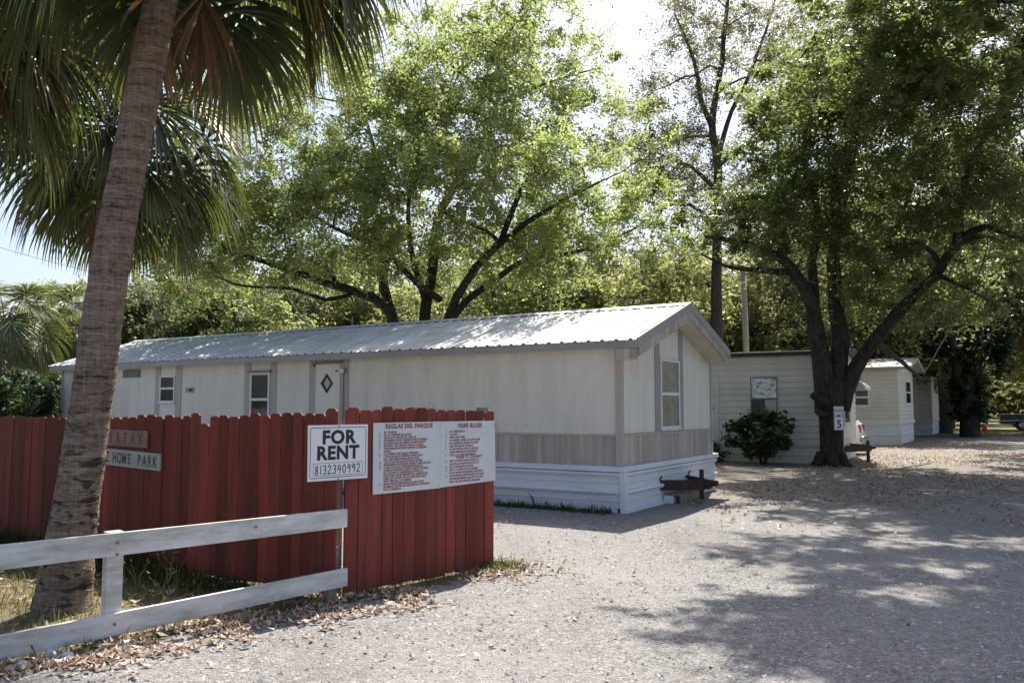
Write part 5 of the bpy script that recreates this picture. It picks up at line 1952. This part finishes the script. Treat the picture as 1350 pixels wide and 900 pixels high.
n = 60000
x = RNG.uniform(-9, 0.2, n)
y = RNG.uniform(3.6, 13, n)
keep = in_poly(x, y, rag)
pn_ = np.sin(x * 3.1 + 1) * np.cos(y * 2.7) + np.sin(x * 7 + y * 5) * 0.5
keep &= (pn_ + RNG.normal(size=n) * 0.8 > -0.5)
x, y, pn_ = x[keep], y[keep], pn_[keep]
h = RNG.gamma(3, 0.017, len(x)) + 0.015
q, t = blades(x, y, h, RNG.uniform(0.002, 0.005, len(x)), np.clip(0.35 - 0.25 * pn_ + RNG.normal(size=len(x)) * 0.25, 0, 1))
tag(np_mesh('grass', q, 5, M['grass'], t), 'patchy green and straw grass between the rails and the red fence', 'grass', kind='stuff')

# weeds along the red fence, darker and taller, and along the skirting of the long home
fx = np.array([-0.851, 0.525])
tt = RNG.uniform(0.4, 8, 9000)
off = np.abs(RNG.normal(size=9000)) * 0.22
x = -1.4916 + fx[0] * tt - 0.525 * off - 0.02
y = 7.0906 + fx[1] * tt - 0.851 * off - 0.02
h = RNG.gamma(3, 0.03, len(x)) * np.clip(tt / 2.5, 0.25, 1.3) + 0.02
q, t = blades(x, y, h, RNG.uniform(0.003, 0.007, len(x)), RNG.uniform(0, 1, len(x)))
tt2 = RNG.uniform(0.1, 6, 2600)
o2 = np.abs(RNG.normal(size=2600)) * 0.12 + 0.09
xx = 1.671 - 0.8479 * tt2 - 0.5301 * o2
yy = 12.771 + 0.5301 * tt2 - 0.8479 * o2
h2 = RNG.gamma(2, 0.022, 2600) + 0.02
q2, t2_ = blades(xx, yy, h2, RNG.uniform(0.004, 0.009, 2600), RNG.uniform(0, 0.7, 2600))
# tufts at the foot of the gate panel
gx = RNG.normal(size=900) * 0.16 - 0.15 + 0.0
gy = RNG.normal(size=900) * 0.10 + 8.42
q3, t3_ = blades(gx, gy, RNG.gamma(2, 0.02, 900) + 0.01, RNG.uniform(0.002, 0.005, 900), RNG.uniform(0.3, 1, 900))
q = np.concatenate([q, q2, q3])
t = np.concatenate([t, t2_, t3_])
tag(np_mesh('weeds', q, 5, M['weed'], t), 'low green weeds growing along the fence foot and the white skirting', 'weeds', kind='stuff')

# seeding weed stalks standing by the fence
for k, (px, Yw, hh) in enumerate(((232, 7.4, 0.36), (222, 7.5, 0.30), (180, 7.3, 0.27), (212, 7.0, 0.24))):
    p = P(px, 780, Yw)
    mb = MB()
    r_ = random.Random(300 + k)
    for j in range(4):
        a = r_.uniform(0, 6.28)
        mb.tube([(0, 0, 0), (math.cos(a) * 0.03, math.sin(a) * 0.03, hh * 0.6), (math.cos(a) * 0.10, math.sin(a) * 0.10, hh * r_.uniform(0.8, 1.05))], [0.004, 0.003, 0.002], 5, 0.9)
        mb.tube([(math.cos(a) * 0.10, math.sin(a) * 0.10, hh), (math.cos(a) * 0.12, math.sin(a) * 0.12, hh + 0.02)], [0.010, 0.004], 5, 1.0)
    ob_ = mb.build('weed_stalk', M['grass'])
    ob_.location = (p.x, Yw, 0)
    tag(ob_, 'dry seeding weed stalk standing in the shade at the foot of the red fence', 'weed', 'dry weed stalks by the fence')


def litter(x, y, size, zmax=0.02):
    n = len(x)
    c = np.stack([x, y, RNG.uniform(0.006, zmax, n)], 1)
    nrm = unit(n) * 0.45
    nrm[:, 2] = 1
    nrm /= np.linalg.norm(nrm, axis=1, keepdims=True)
    a = unit(n)
    u = np.cross(nrm, a)
    u /= np.linalg.norm(u, axis=1, keepdims=True)
    v = np.cross(nrm, u)
    s = size * RNG.uniform(0.6, 1.35, n)[:, None]
    curl = nrm * s * RNG.uniform(0.0, 0.9, n)[:, None]
    q1 = np.stack([c - u * s + curl, c - v * s * 0.42, c + v * s * 0.42], 1)
    q2_ = np.stack([c + u * s + curl, c + v * s * 0.42, c - v * s * 0.42], 1)
    return np.concatenate([q1, q2_], 1).reshape(-1, 3)


tl = RNG.uniform(-2.2, 1.0, 5200)
ends = np.array([dv.x, dv.y]) / Lr
nr = np.array([ends[1], -ends[0]])
tl = RNG.uniform(-2.6, 2.5, 5200)
ol = RNG.normal(size=5200) * 0.26 + 0.22 + np.where(tl < 0.3, 0.12, 0.0)
x1 = P1.x + ends[0] * tl + nr[0] * ol
y1 = P1.y + ends[1] * tl + nr[1] * ol
drift = np.sin(x1 * 8.3 + y1 * 3) + np.cos(y1 * 9.7 - x1 * 4) + RNG.normal(size=len(x1)) * 0.7 > -0.45
x1, y1 = x1[drift], y1[drift]
x2 = RNG.uniform(-6, -1, 2200)
y2 = RNG.uniform(4, 9, 2200)
k2 = in_poly(x2, y2, rag)
x3 = RNG.uniform(-2.5, 6, 380)
y3 = RNG.uniform(4.2, 12, 380)
x4 = RNG.normal(size=500) * 0.35 - 0.2
y4 = RNG.normal(size=500) * 0.25 + 8.3
X_ = np.concatenate([x1, x2[k2], x3, x4])
Y_ = np.concatenate([y1, y2[k2], y3, y4])
q = litter(X_, Y_, 0.034, 0.035)
t = np.repeat(RNG.uniform(0, 1, len(X_)), 2)
# far litter under the oak
nf_ = 22000
x5 = RNG.uniform(1.5, 20, nf_)
y5 = RNG.uniform(11, 38, nf_)
pn_ = np.sin(x5 * 1.3 + y5 * 0.4) + np.cos(y5 * 1.1 - x5 * 0.7) + RNG.normal(size=nf_) * 0.8
dB = np.hypot(x5 - 8, y5 - 21)
kk = (pn_ - dB * 0.09 > -0.7) & (x5 > 2.9 + 0.0 * y5) & ((y5 - 12.77) * 0.848 + (x5 - 1.67) * 0.53 > -30)
# keep clear of the homes
lx = (x5 - 1.671) * (-0.8479) + (y5 - 12.771) * 0.5301
kk &= lx < -0.2
x5, y5 = x5[kk], y5[kk]
qf = litter(x5, y5, 0.05, 0.03)
tf = np.repeat(np.clip(RNG.normal(size=len(x5)) * 0.25 + 0.5, 0, 1), 2)
np_l = np_mesh('leaf_litter', np.concatenate([q, qf]), 3, M['litter'], np.concatenate([t, tf]))
tag(np_l, 'tan fallen oak leaves strewn along the rails and under the oak', 'leaves', kind='stuff')

# loose stones on the drive
n = 14000
x = RNG.uniform(-3.5, 6, n)
y = 3.6 + RNG.gamma(2.0, 2.2, n)
keep = ~in_poly(x, y, rag) & (y < 13)
lx = (x - 1.671) * 0.5301 + (y - 12.771) * 0.8479
keep &= lx < -0.15
x, y = x[keep], y[keep]
n = len(x)
s = RNG.gamma(3, 0.0026, n) + 0.003
oct_ = np.array([[1, 0, 0], [0, 1, 0], [-1, 0, 0], [0, -1, 0], [0, 0, 1]], float)
tri = [(0, 1, 4), (1, 2, 4), (2, 3, 4), (3, 0, 4)]
an = RNG.uniform(0, 2 * PI, n)
ca, sa = np.cos(an), np.sin(an)
vv = np.zeros((n, 5, 3))
for i in range(5):
    rx_ = oct_[i, 0] * RNG.uniform(0.7, 1.3, n)
    ry_ = oct_[i, 1] * RNG.uniform(0.7, 1.3, n)
    vv[:, i, 0] = x + s * (ca * rx_ - sa * ry_) + (RNG.normal(size=n) * 0.3 * s if i == 4 else 0)
    vv[:, i, 1] = y + s * (sa * rx_ + ca * ry_)
    vv[:, i, 2] = s * RNG.uniform(0.5, 0.9, n) if i == 4 else 0.001
q = np.concatenate([vv[:, list(tr_), :] for tr_ in tri], 1).reshape(-1, 3)
t = np.repeat(RNG.uniform(0, 1, n), 4)
M['stone'] = surf('loose_stone', (0.30, 0.285, 0.28), (0.46, 0.44, 0.42), 40, rough=0.9, bmp=0.1, tint_amt=0.5)
tag(np_mesh('loose_stones', q, 3, M['stone'], t), 'loose grey stones scattered over the gravel drive', 'stones', kind='stuff')

# scraps of pale litter by the rail
for k, (px, py, Ys) in enumerate(((78, 862, 5.35), (88, 853, 5.5), (70, 850, 5.55), (164, 848, 5.72), (30, 863, 5.3))):
    p = P(px, py, Ys)
    mb = MB()
    r_ = random.Random(500 + k)
    ring = []
    for j in range(9):
        a = 2 * PI * j / 9
        rr_ = r_.uniform(0.03, 0.06)
        ring.append((math.cos(a) * rr_ * 1.4, math.sin(a) * rr_, 0.006))
    top_ = [(v[0] * 0.6, v[1] * 0.6, r_.uniform(0.02, 0.05)) for v in ring]
    mb.add(ring + top_ + [(0, 0, 0.035)], [(j, (j + 1) % 9, 9 + (j + 1) % 9, 9 + j) for j in range(9)] + [(9 + j, 9 + (j + 1) % 9, 18) for j in range(9)])
    o = mb.build('limestone_rock', M['rules_white'])
    o.location = (p.x, Ys, 0)
    o.rotation_euler = (0, 0, r_.uniform(0, 6))
    tag(o, 'small pale rock lying in the dry leaves under the white rails', 'rock', 'pale rocks under the rails')
